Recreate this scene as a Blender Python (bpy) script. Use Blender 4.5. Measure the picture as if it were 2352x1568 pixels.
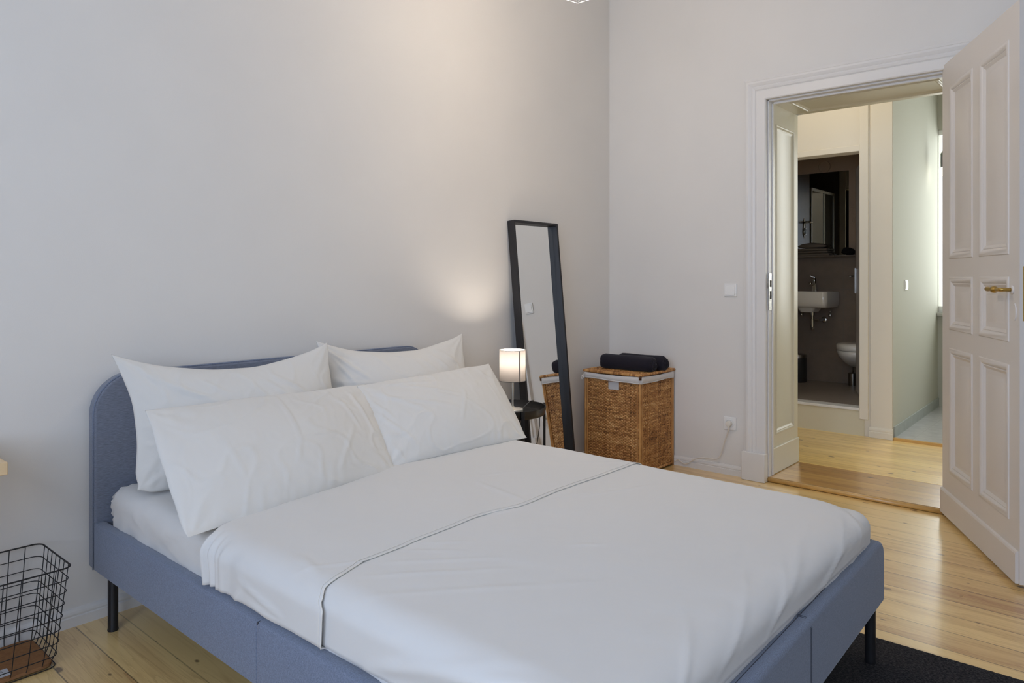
import bpy, bmesh, math, random
import numpy as np
from mathutils import Vector, Matrix, noise

for o in list(bpy.data.objects):
    bpy.data.objects.remove(o)
S = bpy.context.scene
C = S.collection
PI = math.pi
rnd = random.Random(7)

# ------------------------------------------------------------------ camera
cam_d = bpy.data.cameras.new('camera')
cam = bpy.data.objects.new('camera', cam_d)
C.objects.link(cam)
cam.location = (-4.392, -2.909, 1.25)
cam.rotation_euler = (PI / 2, 0, math.radians(-48.8))
cam_d.sensor_width = 36.0
cam_d.sensor_fit = 'HORIZONTAL'
cam_d.lens = 1660.0 / 2352.0 * 36.0
cam_d.shift_y = -144.0 / 2352.0
cam_d.clip_start = 0.05
S.camera = cam

# ------------------------------------------------------------------ world, daylight, exposure
S.view_settings.view_transform = 'Standard'
S.view_settings.look = 'None'
S.view_settings.gamma = 1.0
S.view_settings.use_curve_mapping = False
S.view_settings.exposure = -0.02
S.cycles.max_bounces = 14
S.cycles.diffuse_bounces = 8
S.cycles.glossy_bounces = 6
S.cycles.transparent_max_bounces = 12
S.cycles.sample_clamp_indirect = 4.0
S.cycles.use_denoising = True
w = bpy.data.worlds.new('world')
S.world = w
w.use_nodes = True
bg = w.node_tree.nodes['Background']
bg.inputs[0].default_value = (0.80, 0.88, 1.0, 1)
bg.inputs[1].default_value = 2.2


def area(name, loc, rot, sx, sy, power, col, spread=180):
    d = bpy.data.lights.new(name, 'AREA')
    d.shape = 'RECTANGLE'
    d.size = sx
    d.size_y = sy
    d.energy = power
    d.color = col
    d.spread = math.radians(spread)
    o = bpy.data.objects.new(name, d)
    C.objects.link(o)
    o.location = loc
    o.rotation_euler = rot
    return o


def point(name, loc, power, col, r=0.05, parent=None):
    d = bpy.data.lights.new(name, 'POINT')
    d.energy = power
    d.color = col
    d.shadow_soft_size = r
    o = bpy.data.objects.new(name, d)
    C.objects.link(o)
    o.location = loc
    return o


# daylight entering by the two bedroom windows (wall opposite the door) and by the kitchen window
DAY = (0.555, 0.708, 1.0)
for yy in (-2.05, -3.75):
    area('window_daylight', (-6.02, yy, 1.85), (0, -PI / 2, 0), 1.9, 1.25, 42, DAY)
area('kitchen_daylight', (3.70, -2.62, 1.8), (0, PI / 2, 0), 1.74, 2.50, 48, (0.98, 1.0, 0.92), 170)
# the hall's own warm ceiling lamp
point('hall_lamp_light', (0.95, -1.05, 2.82), 7.2, (1.0, 0.86, 0.66), 0.06)
# the bedroom's ceiling lamp
point('bedroom_lamp_light', (-1.68, -0.94, 2.65), 82, (1.0, 0.82, 0.65), 0.04)

# ------------------------------------------------------------------ materials
M = {}


def mat(name, col, rough=0.6, metal=0.0, spec=0.5, coat=0.0, sheen=0.0, emis=None, es=0.0,
        bump=None, var=None, trans=0.0):
    """bump = (scale, strength, distance); var = (scale, amount) value variation by noise."""
    m = bpy.data.materials.new(name)
    m.use_nodes = True
    nt = m.node_tree
    b = nt.nodes['Principled BSDF']
    b.inputs['Base Color'].default_value = (*col, 1)
    b.inputs['Roughness'].default_value = rough
    b.inputs['Metallic'].default_value = metal
    b.inputs['Specular IOR Level'].default_value = spec
    b.inputs['Coat Weight'].default_value = coat
    b.inputs['Sheen Weight'].default_value = sheen
    b.inputs['Transmission Weight'].default_value = trans
    if emis:
        b.inputs['Emission Color'].default_value = (*emis, 1)
        b.inputs['Emission Strength'].default_value = es
    tc = nt.nodes.new('ShaderNodeTexCoord')
    if bump:
        n = nt.nodes.new('ShaderNodeTexNoise')
        n.inputs['Scale'].default_value = bump[0]
        n.inputs['Detail'].default_value = 4
        nt.links.new(tc.outputs['Object'], n.inputs['Vector'])
        bp = nt.nodes.new('ShaderNodeBump')
        bp.inputs['Strength'].default_value = bump[1]
        bp.inputs['Distance'].default_value = bump[2]
        nt.links.new(n.outputs['Fac'], bp.inputs['Height'])
        nt.links.new(bp.outputs['Normal'], b.inputs['Normal'])
    if var:
        n = nt.nodes.new('ShaderNodeTexNoise')
        n.inputs['Scale'].default_value = var[0]
        n.inputs['Detail'].default_value = 3
        nt.links.new(tc.outputs['Object'], n.inputs['Vector'])
        mr = nt.nodes.new('ShaderNodeMapRange')
        mr.inputs[1].default_value = 0.3
        mr.inputs[2].default_value = 0.7
        mr.inputs[3].default_value = 1 - var[1]
        mr.inputs[4].default_value = 1 + var[1]
        nt.links.new(n.outputs['Fac'], mr.inputs[0])
        vm = nt.nodes.new('ShaderNodeVectorMath')
        vm.operation = 'SCALE'
        vm.inputs[0].default_value = col
        nt.links.new(mr.outputs[0], vm.inputs['Scale'])
        nt.links.new(vm.outputs[0], b.inputs['Base Color'])
    M[name] = m
    return m


mat('wall_paint', (0.70, 0.685, 0.655), 0.9, spec=0.2, bump=(260, 0.08, 0.002), var=(3, 0.012))
mat('ceiling_paint', (0.74, 0.73, 0.71), 0.9, spec=0.2)
mat('hall_paint', (0.74, 0.70, 0.615), 0.85, spec=0.2, bump=(200, 0.06, 0.002))
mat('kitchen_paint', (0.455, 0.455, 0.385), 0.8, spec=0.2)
mat('trim_paint', (0.70, 0.69, 0.67), 0.38, spec=0.45, bump=(40, 0.06, 0.002))
mat('jamb_paint', (0.64, 0.60, 0.46), 0.35, spec=0.45, bump=(40, 0.05, 0.002))
mat('door_paint', (0.66, 0.625, 0.585), 0.36, spec=0.45, bump=(30, 0.10, 0.0015), var=(2.5, 0.015))
mat('cotton', (0.655, 0.645, 0.615), 0.88, spec=0.2, sheen=0.15, bump=(700, 0.10, 0.0006))
mat('sheet_cotton', (0.63, 0.625, 0.61), 0.86, spec=0.22, sheen=0.15, bump=(700, 0.10, 0.0006))
mat('hem_cotton', (0.72, 0.70, 0.65), 0.9, spec=0.2)
mat('black_metal', (0.012, 0.012, 0.014), 0.42, spec=0.4)
mat('black_tray', (0.011, 0.011, 0.012), 0.32, spec=0.5)
mat('black_wood', (0.014, 0.014, 0.017), 0.48, spec=0.45, bump=(80, 0.1, 0.001))
mat('wire_black', (0.012, 0.012, 0.014), 0.5, metal=0.2)
mat('mirror_glass', (0.86, 0.87, 0.86), 0.0, metal=1.0)
mat('bath_mirror', (0.62, 0.62, 0.58), 0.02, metal=1.0)
mat('towel_navy', (0.019, 0.017, 0.024), 0.95, spec=0.08, sheen=0.10, bump=(380, 0.7, 0.003))
mat('liner', (0.62, 0.60, 0.58), 0.9, spec=0.1, bump=(120, 0.2, 0.002))
mat('white_plastic', (0.78, 0.78, 0.76), 0.32, spec=0.5)
mat('cable_white', (0.72, 0.68, 0.60), 0.45)
mat('brushed_steel', (0.78, 0.77, 0.73), 0.48, metal=1.0)
mat('chrome', (0.70, 0.70, 0.68), 0.08, metal=1.0)
mat('old_steel', (0.42, 0.40, 0.36), 0.35, metal=1.0, var=(60, 0.35))
mat('brass', (0.50, 0.34, 0.10), 0.30, metal=1.0, bump=(120, 0.15, 0.002))
mat('cardboard', (0.27, 0.135, 0.06), 0.85, spec=0.15, bump=(300, 0.3, 0.001), var=(90, 0.12))
mat('paper', (0.55, 0.57, 0.62), 0.7)
mat('ink', (0.03, 0.03, 0.04), 0.7)
mat('white_enamel', (0.75, 0.75, 0.73), 0.3, spec=0.5)
mat('ceramic', (0.78, 0.75, 0.68), 0.12, spec=0.5, coat=0.3)
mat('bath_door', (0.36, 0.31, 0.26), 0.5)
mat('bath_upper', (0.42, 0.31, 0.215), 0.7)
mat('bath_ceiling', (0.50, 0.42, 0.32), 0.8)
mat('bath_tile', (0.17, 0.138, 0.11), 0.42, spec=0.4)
mat('stone', (0.45, 0.44, 0.40), 0.6, var=(20, 0.1))
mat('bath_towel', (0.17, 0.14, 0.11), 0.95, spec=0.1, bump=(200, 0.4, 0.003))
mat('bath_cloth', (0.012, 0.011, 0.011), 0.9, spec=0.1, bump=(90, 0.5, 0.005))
mat('bin_steel', (0.35, 0.32, 0.28), 0.3, metal=1.0)
mat('bin_plastic', (0.03, 0.028, 0.026), 0.4)
mat('aluminium', (0.55, 0.52, 0.45), 0.35, metal=1.0)
mat('dark_glass', (0.05, 0.05, 0.05), 0.1, spec=0.6)
mat('gap_dark', (0.02, 0.014, 0.008), 0.9, spec=0.1)
mat('thread', (0.07, 0.075, 0.09), 0.9, spec=0.1)
mat('bulb', (1, 1, 1), 0.4, emis=(1.0, 0.86, 0.66), es=18)
mat('bulb_white', (1, 1, 1), 0.4, emis=(1.0, 0.93, 0.80), es=4)
mat('bottle_green', (0.03, 0.055, 0.035), 0.25, spec=0.5)
mat('seam_cloth', (0.22, 0.19, 0.165), 0.9)
mat('lamp_grey', (0.05, 0.055, 0.06), 0.4)
mat('pendant_white', (0.85, 0.83, 0.80), 0.35, spec=0.5)


def fabric(name, col, streak):
    m = bpy.data.materials.new(name)
    m.use_nodes = True
    nt = m.node_tree
    b = nt.nodes['Principled BSDF']
    b.inputs['Roughness'].default_value = 0.92
    b.inputs['Specular IOR Level'].default_value = 0.15
    b.inputs['Sheen Weight'].default_value = 0.25
    tc = nt.nodes.new('ShaderNodeTexCoord')
    mp = nt.nodes.new('ShaderNodeMapping')
    mp.inputs['Scale'].default_value = streak
    nt.links.new(tc.outputs['Object'], mp.inputs['Vector'])
    n = nt.nodes.new('ShaderNodeTexNoise')
    n.inputs['Scale'].default_value = 1.0
    n.inputs['Detail'].default_value = 5
    n.inputs['Roughness'].default_value = 0.75
    nt.links.new(mp.outputs[0], n.inputs['Vector'])
    cr = nt.nodes.new('ShaderNodeValToRGB')
    cr.color_ramp.elements[0].position = 0.30
    cr.color_ramp.elements[1].position = 0.70
    cr.color_ramp.elements[0].color = (*[c * 0.66 for c in col], 1)
    cr.color_ramp.elements[1].color = (*[c * 1.36 for c in col], 1)
    nt.links.new(n.outputs['Fac'], cr.inputs[0])
    nt.links.new(cr.outputs[0], b.inputs['Base Color'])
    bp = nt.nodes.new('ShaderNodeBump')
    bp.inputs['Strength'].default_value = 0.25
    bp.inputs['Distance'].default_value = 0.001
    nt.links.new(n.outputs['Fac'], bp.inputs['Height'])
    nt.links.new(bp.outputs['Normal'], b.inputs['Normal'])
    M[name] = m


fabric('bed_fabric', (0.150, 0.180, 0.250), (330, 330, 330))
fabric('head_fabric', (0.165, 0.187, 0.240), (45, 300, 420))


def shade_mat():
    m = bpy.data.materials.new('shade_cloth')
    m.use_nodes = True
    nt = m.node_tree
    nt.nodes.clear()
    out = nt.nodes.new('ShaderNodeOutputMaterial')
    d = nt.nodes.new('ShaderNodeBsdfDiffuse')
    t = nt.nodes.new('ShaderNodeBsdfTranslucent')
    d.inputs[0].default_value = (0.62, 0.54, 0.47, 1)
    t.inputs[0].default_value = (0.092, 0.086, 0.082, 1)
    mx = nt.nodes.new('ShaderNodeMixShader')
    mx.inputs[0].default_value = 0.5
    nt.links.new(d.outputs[0], mx.inputs[1])
    nt.links.new(t.outputs[0], mx.inputs[2])
    nt.links.new(mx.outputs[0], out.inputs[0])
    M['shade_cloth'] = m


shade_mat()


def glass_mat():
    m = bpy.data.materials.new('window_glass')
    m.use_nodes = True
    nt = m.node_tree
    nt.nodes.clear()
    out = nt.nodes.new('ShaderNodeOutputMaterial')
    g = nt.nodes.new('ShaderNodeBsdfGlossy')
    g.inputs['Roughness'].default_value = 0.0
    t = nt.nodes.new('ShaderNodeBsdfTransparent')
    mx = nt.nodes.new('ShaderNodeMixShader')
    mx.inputs[0].default_value = 0.06
    nt.links.new(t.outputs[0], mx.inputs[1])
    nt.links.new(g.outputs[0], mx.inputs[2])
    nt.links.new(mx.outputs[0], out.inputs[0])
    M['window_glass'] = m


glass_mat()


def wood_mat(name, width, x0, base, dark, tint, gap=0.0022, rough=0.22, knots=True, axis='x', coat=0.9,
             shift=0.0, grain=1.0, gapcol=(0.05, 0.028, 0.012)):
    """boards running along Y, each 'width' wide in X (world/object coordinates)."""
    m = bpy.data.materials.new(name)
    m.use_nodes = True
    nt = m.node_tree
    N = nt.nodes.new
    L = nt.links.new
    b = nt.nodes['Principled BSDF']
    tc = N('ShaderNodeTexCoord')
    sep = N('ShaderNodeSeparateXYZ')
    L(tc.outputs['Object'], sep.inputs[0])

    def math_(op, a, bb=None, c=None):
        n = N('ShaderNodeMath')
        n.operation = op
        for i, v in enumerate((a, bb, c)):
            if v is None:
                continue
            if isinstance(v, (int, float)):
                n.inputs[i].default_value = v
            else:
                L(v, n.inputs[i])
        return n.outputs[0]
    X = sep.outputs['X'] if axis == 'x' else sep.outputs['Y']
    Y = sep.outputs['Y'] if axis == 'x' else sep.outputs['X']
    u = math_('DIVIDE', math_('SUBTRACT', X, x0), width)
    idx = math_('FLOOR', u)
    fr = math_('FRACT', u)
    wn = N('ShaderNodeTexWhiteNoise')
    wn.noise_dimensions = '1D'
    L(idx, wn.inputs['W'])
    rv = wn.outputs['Value']
    rv2 = wn.outputs['Color']
    # grain: long stretched distorted noise, shifted per board
    cx = N('ShaderNodeCombineXYZ')
    L(math_('MULTIPLY', X, 26 * grain), cx.inputs[0])
    L(math_('MULTIPLY', Y, 1.3 * grain), cx.inputs[1])
    L(math_('MULTIPLY', rv, 37.0), cx.inputs[2])
    n1 = N('ShaderNodeTexNoise')
    n1.inputs['Scale'].default_value = 1.0
    n1.inputs['Detail'].default_value = 3
    n1.inputs['Distortion'].default_value = 0.6
    L(cx.outputs[0], n1.inputs['Vector'])
    # ring lines
    rings = math_('FRACT', math_('MULTIPLY', n1.outputs['Fac'], 9.0))
    rings = math_('POWER', rings, 2.2)
    cx2 = N('ShaderNodeCombineXYZ')
    L(math_('MULTIPLY', X, 190), cx2.inputs[0])
    L(math_('MULTIPLY', Y, 5), cx2.inputs[1])
    n2 = N('ShaderNodeTexNoise')
    n2.inputs['Scale'].default_value = 1.0
    n2.inputs['Detail'].default_value = 2
    L(cx2.outputs[0], n2.inputs['Vector'])
    cx4 = N('ShaderNodeCombineXYZ')
    L(math_('MULTIPLY', X, 17), cx4.inputs[0])
    L(math_('MULTIPLY', Y, 0.9), cx4.inputs[1])
    L(math_('MULTIPLY', rv, 91.0), cx4.inputs[2])
    n4 = N('ShaderNodeTexNoise')
    n4.inputs['Scale'].default_value = 1.0
    n4.inputs['Detail'].default_value = 2
    n4.inputs['Distortion'].default_value = 0.4
    L(cx4.outputs[0], n4.inputs['Vector'])
    streak = N('ShaderNodeMapRange')
    streak.inputs[1].default_value = 0.48
    streak.inputs[2].default_value = 0.66
    L(n4.outputs['Fac'], streak.inputs[0])
    fac = math_('ADD', math_('MULTIPLY', rings, 0.30), math_('MULTIPLY', n2.outputs['Fac'], 0.16))
    fac = math_('ADD', fac, math_('MULTIPLY', streak.outputs[0], 0.36 if name != 'desk_pine' else 0.1))
    fac = math_('ADD', fac, math_('MULTIPLY', math_('SUBTRACT', rv, 0.5), tint))
    mix = N('ShaderNodeMix')
    mix.data_type = 'RGBA'
    mix.clamp_factor = True
    mix.inputs[6].default_value = (*base, 1)
    mix.inputs[7].default_value = (*dark, 1)
    L(fac, mix.inputs[0])
    col = mix.outputs[2]
    if knots:
        cx3 = N('ShaderNodeCombineXYZ')
        L(math_('MULTIPLY', X, 5.0), cx3.inputs[0])
        L(math_('ADD', math_('MULTIPLY', Y, 2.9), math_('MULTIPLY', rv, 7.0)), cx3.inputs[1])
        vo = N('ShaderNodeTexVoronoi')
        vo.voronoi_dimensions = '2D'
        vo.inputs['Scale'].default_value = 1.0
        L(cx3.outputs[0], vo.inputs['Vector'])
        dist = vo.outputs['Distance']
        wc = N('ShaderNodeSeparateColor')
        L(vo.outputs['Color'], wc.inputs[0])
        size = math_('MULTIPLY', wc.outputs[0], 0.075)
        size = math_('SUBTRACT', size, 0.030)
        k = N('ShaderNodeMapRange')
        k.interpolation_type = 'SMOOTHSTEP'
        L(dist, k.inputs[0])
        L(size, k.inputs[1])
        L(math_('ADD', size, 0.035), k.inputs[2])
        k.inputs[3].default_value = 1.0
        k.inputs[4].default_value = 0.0
        mk = N('ShaderNodeMix')
        mk.data_type = 'RGBA'
        L(math_('MULTIPLY', k.outputs[0], 0.85), mk.inputs[0])
        L(col, mk.inputs[6])
        mk.inputs[7].default_value = (0.10, 0.045, 0.017, 1)
        col = mk.outputs[2]
    g = math_('MINIMUM', fr, math_('SUBTRACT', 1.0, fr))
    gl = math_('LESS_THAN', g, gap / width)
    mg = N('ShaderNodeMix')
    mg.data_type = 'RGBA'
    L(math_('MULTIPLY', gl, math_('ADD', 0.35, math_('MULTIPLY', rv, 0.65))), mg.inputs[0])
    L(col, mg.inputs[6])
    mg.inputs[7].default_value = (*gapcol, 1)
    L(mg.outputs[2], b.inputs['Base Color'])
    rn = N('ShaderNodeTexNoise')
    rn.inputs['Scale'].default_value = 7
    L(tc.outputs['Object'], rn.inputs['Vector'])
    L(math_('ADD', math_('MULTIPLY', rn.outputs['Fac'], 0.14), rough - 0.07), b.inputs['Roughness'])
    b.inputs['Coat Weight'].default_value = coat
    b.inputs['Coat Roughness'].default_value = 0.23
    b.inputs['Coat IOR'].default_value = 1.65
    bp = N('ShaderNodeBump')
    bp.inputs['Strength'].default_value = 0.30
    bp.inputs['Distance'].default_value = 0.0016
    cup = N('ShaderNodeTexNoise')
    cup.inputs['Scale'].default_value = 9
    L(tc.outputs['Object'], cup.inputs['Vector'])
    h = math_('ADD', math_('MULTIPLY', gl, -0.8), math_('MULTIPLY', cup.outputs['Fac'], 0.9))
    h = math_('ADD', h, math_('MULTIPLY', rings, -0.012))
    L(h, bp.inputs['Height'])
    L(bp.outputs['Normal'], b.inputs['Normal'])
    L(bp.outputs['Normal'], b.inputs['Coat Normal'])
    M[name] = m


wood_mat('floor_boards', 0.1445, -0.003, (0.82, 0.585, 0.245), (0.38, 0.175, 0.058), 0.62, rough=0.31)
wood_mat('hall_boards', 0.0955, 0.53, (0.96, 0.68, 0.22), (0.62, 0.35, 0.10), 0.35, gap=0.0014, rough=0.32)
wood_mat('threshold_boards', 0.13, 0.0, (0.62, 0.36, 0.10), (0.32, 0.14, 0.03), 0.6, gap=0.002, rough=0.32)
wood_mat('desk_pine', 0.4, 0.0, (0.66, 0.50, 0.30), (0.55, 0.37, 0.18), 0.1, gap=0.0, rough=0.45, knots=False, coat=0)


def grid_tile(name, col, grout, sx, sy, ax, rough, gw=0.004, off=(0, 0)):
    m = bpy.data.materials.new(name)
    m.use_nodes = True
    nt = m.node_tree
    N = nt.nodes.new
    L = nt.links.new
    b = nt.nodes['Principled BSDF']
    tc = N('ShaderNodeTexCoord')
    sep = N('ShaderNodeSeparateXYZ')
    L(tc.outputs['Object'], sep.inputs[0])
    outs = []
    for k, (a, s, o) in enumerate(zip(ax, (sx, sy), off)):
        n = N('ShaderNodeMath')
        n.operation = 'ADD'
        L(sep.outputs[a], n.inputs[0])
        n.inputs[1].default_value = o
        n0 = N('ShaderNodeMath')
        n0.operation = 'DIVIDE'
        L(n.outputs[0], n0.inputs[0])
        n0.inputs[1].default_value = s
        f = N('ShaderNodeMath')
        f.operation = 'FRACT'
        L(n0.outputs[0], f.inputs[0])
        l = N('ShaderNodeMath')
        l.operation = 'LESS_THAN'
        L(f.outputs[0], l.inputs[0])
        l.inputs[1].default_value = gw / s
        outs.append(l.outputs[0])
    mx = N('ShaderNodeMath')
    mx.operation = 'MAXIMUM'
    L(outs[0], mx.inputs[0])
    L(outs[1], mx.inputs[1])
    nz = N('ShaderNodeTexNoise')
    nz.inputs['Scale'].default_value = 14
    nz.inputs['Detail'].default_value = 5
    L(tc.outputs['Object'], nz.inputs['Vector'])
    cr = N('ShaderNodeValToRGB')
    cr.color_ramp.elements[0].color = (*[c * 0.85 for c in col], 1)
    cr.color_ramp.elements[1].color = (*[c * 1.15 for c in col], 1)
    L(nz.outputs['Fac'], cr.inputs[0])
    mi = N('ShaderNodeMix')
    mi.data_type = 'RGBA'
    L(mx.outputs[0], mi.inputs[0])
    L(cr.outputs[0], mi.inputs[6])
    mi.inputs[7].default_value = (*grout, 1)
    L(mi.outputs[2], b.inputs['Base Color'])
    b.inputs['Roughness'].default_value = rough
    M[name] = m


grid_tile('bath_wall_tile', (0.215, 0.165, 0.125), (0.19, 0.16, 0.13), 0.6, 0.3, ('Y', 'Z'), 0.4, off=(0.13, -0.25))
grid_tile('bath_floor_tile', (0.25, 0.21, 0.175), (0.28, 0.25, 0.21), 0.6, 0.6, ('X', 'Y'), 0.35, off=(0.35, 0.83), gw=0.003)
grid_tile('kitchen_floor_tile', (0.46, 0.46, 0.46), (0.40, 0.40, 0.40), 1.2, 0.19, ('Y', 'X'), 0.16, gw=0.003, off=(0.4, 0.1))
grid_tile('kitchen_skirting', (0.34, 0.37, 0.35), (0.5, 0.5, 0.47), 0.4, 5.0, ('X', 'Z'), 0.5, gw=0.002)


def rug_mat():
    m = bpy.data.materials.new('rug_pile')
    m.use_nodes = True
    nt = m.node_tree
    N = nt.nodes.new
    L = nt.links.new
    b = nt.nodes['Principled BSDF']
    b.inputs['Roughness'].default_value = 0.95
    b.inputs['Specular IOR Level'].default_value = 0.1
    tc = N('ShaderNodeTexCoord')
    mp = N('ShaderNodeMapping')
    mp.inputs['Scale'].default_value = (260, 110, 200)
    L(tc.outputs['Object'], mp.inputs['Vector'])
    n = N('ShaderNodeTexNoise')
    n.inputs['Scale'].default_value = 1
    n.inputs['Detail'].default_value = 4
    n.inputs['Roughness'].default_value = 0.8
    L(mp.outputs[0], n.inputs['Vector'])
    cr = N('ShaderNodeValToRGB')
    cr.color_ramp.elements[0].position = 0.42
    cr.color_ramp.elements[1].position = 0.68
    cr.color_ramp.elements[0].color = (0.010, 0.010, 0.013, 1)
    cr.color_ramp.elements[1].color = (0.075, 0.072, 0.074, 1)
    L(n.outputs['Fac'], cr.inputs[0])
    L(cr.outputs[0], b.inputs['Base Color'])
    bp = N('ShaderNodeBump')
    bp.inputs['Strength'].default_value = 0.8
    bp.inputs['Distance'].default_value = 0.004
    L(n.outputs['Fac'], bp.inputs['Height'])
    L(bp.outputs['Normal'], b.inputs['Normal'])
    M['rug_pile'] = m


rug_mat()


def wicker_mat():
    m = bpy.data.materials.new('wicker')
    m.use_nodes = True
    nt = m.node_tree
    N = nt.nodes.new
    L = nt.links.new
    b = nt.nodes['Principled BSDF']
    b.inputs['Roughness'].default_value = 0.5
    b.inputs['Specular IOR Level'].default_value = 0.35
    at = N('ShaderNodeAttribute')
    at.attribute_name = 'strand'
    tc = N('ShaderNodeTexCoord')
    n = N('ShaderNodeTexNoise')
    n.inputs['Scale'].default_value = 7
    n.inputs['Detail'].default_value = 6
    n.inputs['Roughness'].default_value = 0.7
    L(tc.outputs['Object'], n.inputs['Vector'])
    ad = N('ShaderNodeMath')
    ad.operation = 'MULTIPLY_ADD'
    L(at.outputs['Fac'], ad.inputs[0])
    ad.inputs[1].default_value = 0.55
    ad.inputs[2].default_value = -0.06
    a2 = N('ShaderNodeMath')
    a2.operation = 'MULTIPLY_ADD'
    L(n.outputs['Fac'], a2.inputs[0])
    a2.inputs[1].default_value = 0.6
    L(ad.outputs[0], a2.inputs[2])
    cr = N('ShaderNodeValToRGB')
    e = cr.color_ramp.elements
    e[0].position = 0.18
    e[0].color = (0.06, 0.022, 0.007, 1)
    e[1].position = 0.88
    e[1].color = (0.74, 0.50, 0.24, 1)
    x = e.new(0.42)
    x.color = (0.31, 0.135, 0.040, 1)
    x = e.new(0.64)
    x.color = (0.54, 0.29, 0.10, 1)
    L(a2.outputs[0], cr.inputs[0])
    L(cr.outputs[0], b.inputs['Base Color'])
    M['wicker'] = m


wicker_mat()


# ------------------------------------------------------------------ mesh helpers
class MB:
    def __init__(s):
        s.v = []
        s.f = []

    def add(s, vs, fs):
        o = len(s.v)
        s.v += [tuple(v) for v in vs]
        s.f += [tuple(i + o for i in f) for f in fs]
        return s

    def box(s, x0, x1, y0, y1, z0, z1):
        vs = [(x, y, z) for x in (x0, x1) for y in (y0, y1) for z in (z0, z1)]
        fs = [(0, 1, 3, 2), (4, 6, 7, 5), (0, 4, 5, 1), (2, 3, 7, 6), (0, 2, 6, 4), (1, 5, 7, 3)]
        return s.add(vs, fs)

    def tube(s, pts, r, n=10, closed=False, cap=True, r2=None):
        pts = [Vector(p) for p in pts]
        k = len(pts)
        rings = []
        prev = None
        for i in range(k):
            if closed:
                t = pts[(i + 1) % k] - pts[i - 1]
            else:
                t = pts[min(i + 1, k - 1)] - pts[max(i - 1, 0)]
            t.normalize()
            if prev is None:
                a = Vector((0, 0, 1)) if abs(t.z) < 0.9 else Vector((1, 0, 0))
                nrm = t.cross(a).normalized()
            else:
                nrm = (prev - t * prev.dot(t)).normalized()
            prev = nrm
            bn = t.cross(nrm)
            rr = r if r2 is None else r + (r2 - r) * i / max(1, k - 1)
            rings.append([pts[i] + (nrm * math.cos(a_) + bn * math.sin(a_)) * rr
                          for a_ in [2 * PI * j / n for j in range(n)]])
        vs = [p for ring in rings for p in ring]
        fs = []
        for i in range(k if closed else k - 1):
            for j in range(n):
                a_ = i * n + j
                b_ = i * n + (j + 1) % n
                c_ = ((i + 1) % k) * n + (j + 1) % n
                d_ = ((i + 1) % k) * n + j
                fs.append((a_, b_, c_, d_))
        if cap and not closed:
            fs.append(tuple(range(n))[::-1])
            fs.append(tuple((k - 1) * n + j for j in range(n)))
        return s.add(vs, fs)

    def lathe(s, prof, c=(0, 0, 0), n=40, sx=1.0, sy=1.0):
        vs = []
        fs = []
        for (r, z) in prof:
            for j in range(n):
                a = 2 * PI * j / n
                vs.append((c[0] + r * sx * math.cos(a), c[1] + r * sy * math.sin(a), c[2] + z))
        for i in range(len(prof) - 1):
            for j in range(n):
                fs.append((i * n + j, i * n + (j + 1) % n, (i + 1) * n + (j + 1) % n, (i + 1) * n + j))
        if prof[0][0] > 1e-6:
            fs.append(tuple(range(n))[::-1])
        if prof[-1][0] > 1e-6:
            fs.append(tuple((len(prof) - 1) * n + j for j in range(n)))
        return s.add(vs, fs)

    def build(s, name, m, parent=None, bevel=0, seg=2, smooth=False, subsurf=0, loc=None, angle=40):
        me = bpy.data.meshes.new(name)
        me.from_pydata(s.v, [], s.f)
        bm = bmesh.new()
        bm.from_mesh(me)
        bmesh.ops.remove_doubles(bm, verts=bm.verts, dist=1e-6)
        bmesh.ops.recalc_face_normals(bm, faces=bm.faces)
        bm.to_mesh(me)
        bm.free()
        o = bpy.data.objects.new(name, me)
        C.objects.link(o)
        if m:
            me.materials.append(M[m])
        if bevel:
            md = o.modifiers.new('b', 'BEVEL')
            md.width = bevel
            md.segments = seg
            md.limit_method = 'ANGLE'
            md.angle_limit = math.radians(angle)
            md.harden_normals = False
        if subsurf:
            md = o.modifiers.new('s', 'SUBSURF')
            md.levels = subsurf
            md.render_levels = subsurf
        if smooth:
            for p in me.polygons:
                p.use_smooth = True
        elif bevel:
            for p in me.polygons:
                p.use_smooth = True
            try:
                me.set_sharp_from_angle(angle=math.radians(35))
            except Exception:
                pass
        if parent is not None:
            o.parent = parent
            o.matrix_parent_inverse = parent.matrix_basis.inverted()
        if loc:
            o.location = loc
        return o


def smooth_angle(o, deg=40):
    for p in o.data.polygons:
        p.use_smooth = True
    o.data.set_sharp_from_angle(angle=math.radians(deg))
    return o


def thing(name, label, cat, loc=(0, 0, 0), group=None):
    o = bpy.data.objects.new(name, None)
    o.empty_display_size = 0.1
    C.objects.link(o)
    o.location = loc
    o['label'] = label
    o['category'] = cat
    if group:
        o['group'] = group
    bpy.context.view_layer.update()
    return o


def tag(o, label, cat, group=None):
    o['label'] = label
    o['category'] = cat
    if group:
        o['group'] = group
    return o


def struct(o, label=None, cat=None):
    o['kind'] = 'structure'
    if label:
        o['label'] = label
    if cat:
        o['category'] = cat
    return o


def sweep(profile, path, closed=False):
    """profile: list of (offset, depth); path: function(i, offset, depth) -> point for corner i; returns MB."""
    mb = MB()
    k = len(path)
    n = len(profile)
    vs = []
    for fn in path:
        for (o, d) in profile:
            vs.append(fn(o, d))
    fs = []
    for i in range(k if closed else k - 1):
        j = (i + 1) % k
        for a in range(n - 1):
            fs.append((i * n + a, i * n + a + 1, j * n + a + 1, j * n + a))
    mb.add(vs, fs)
    return mb


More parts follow.
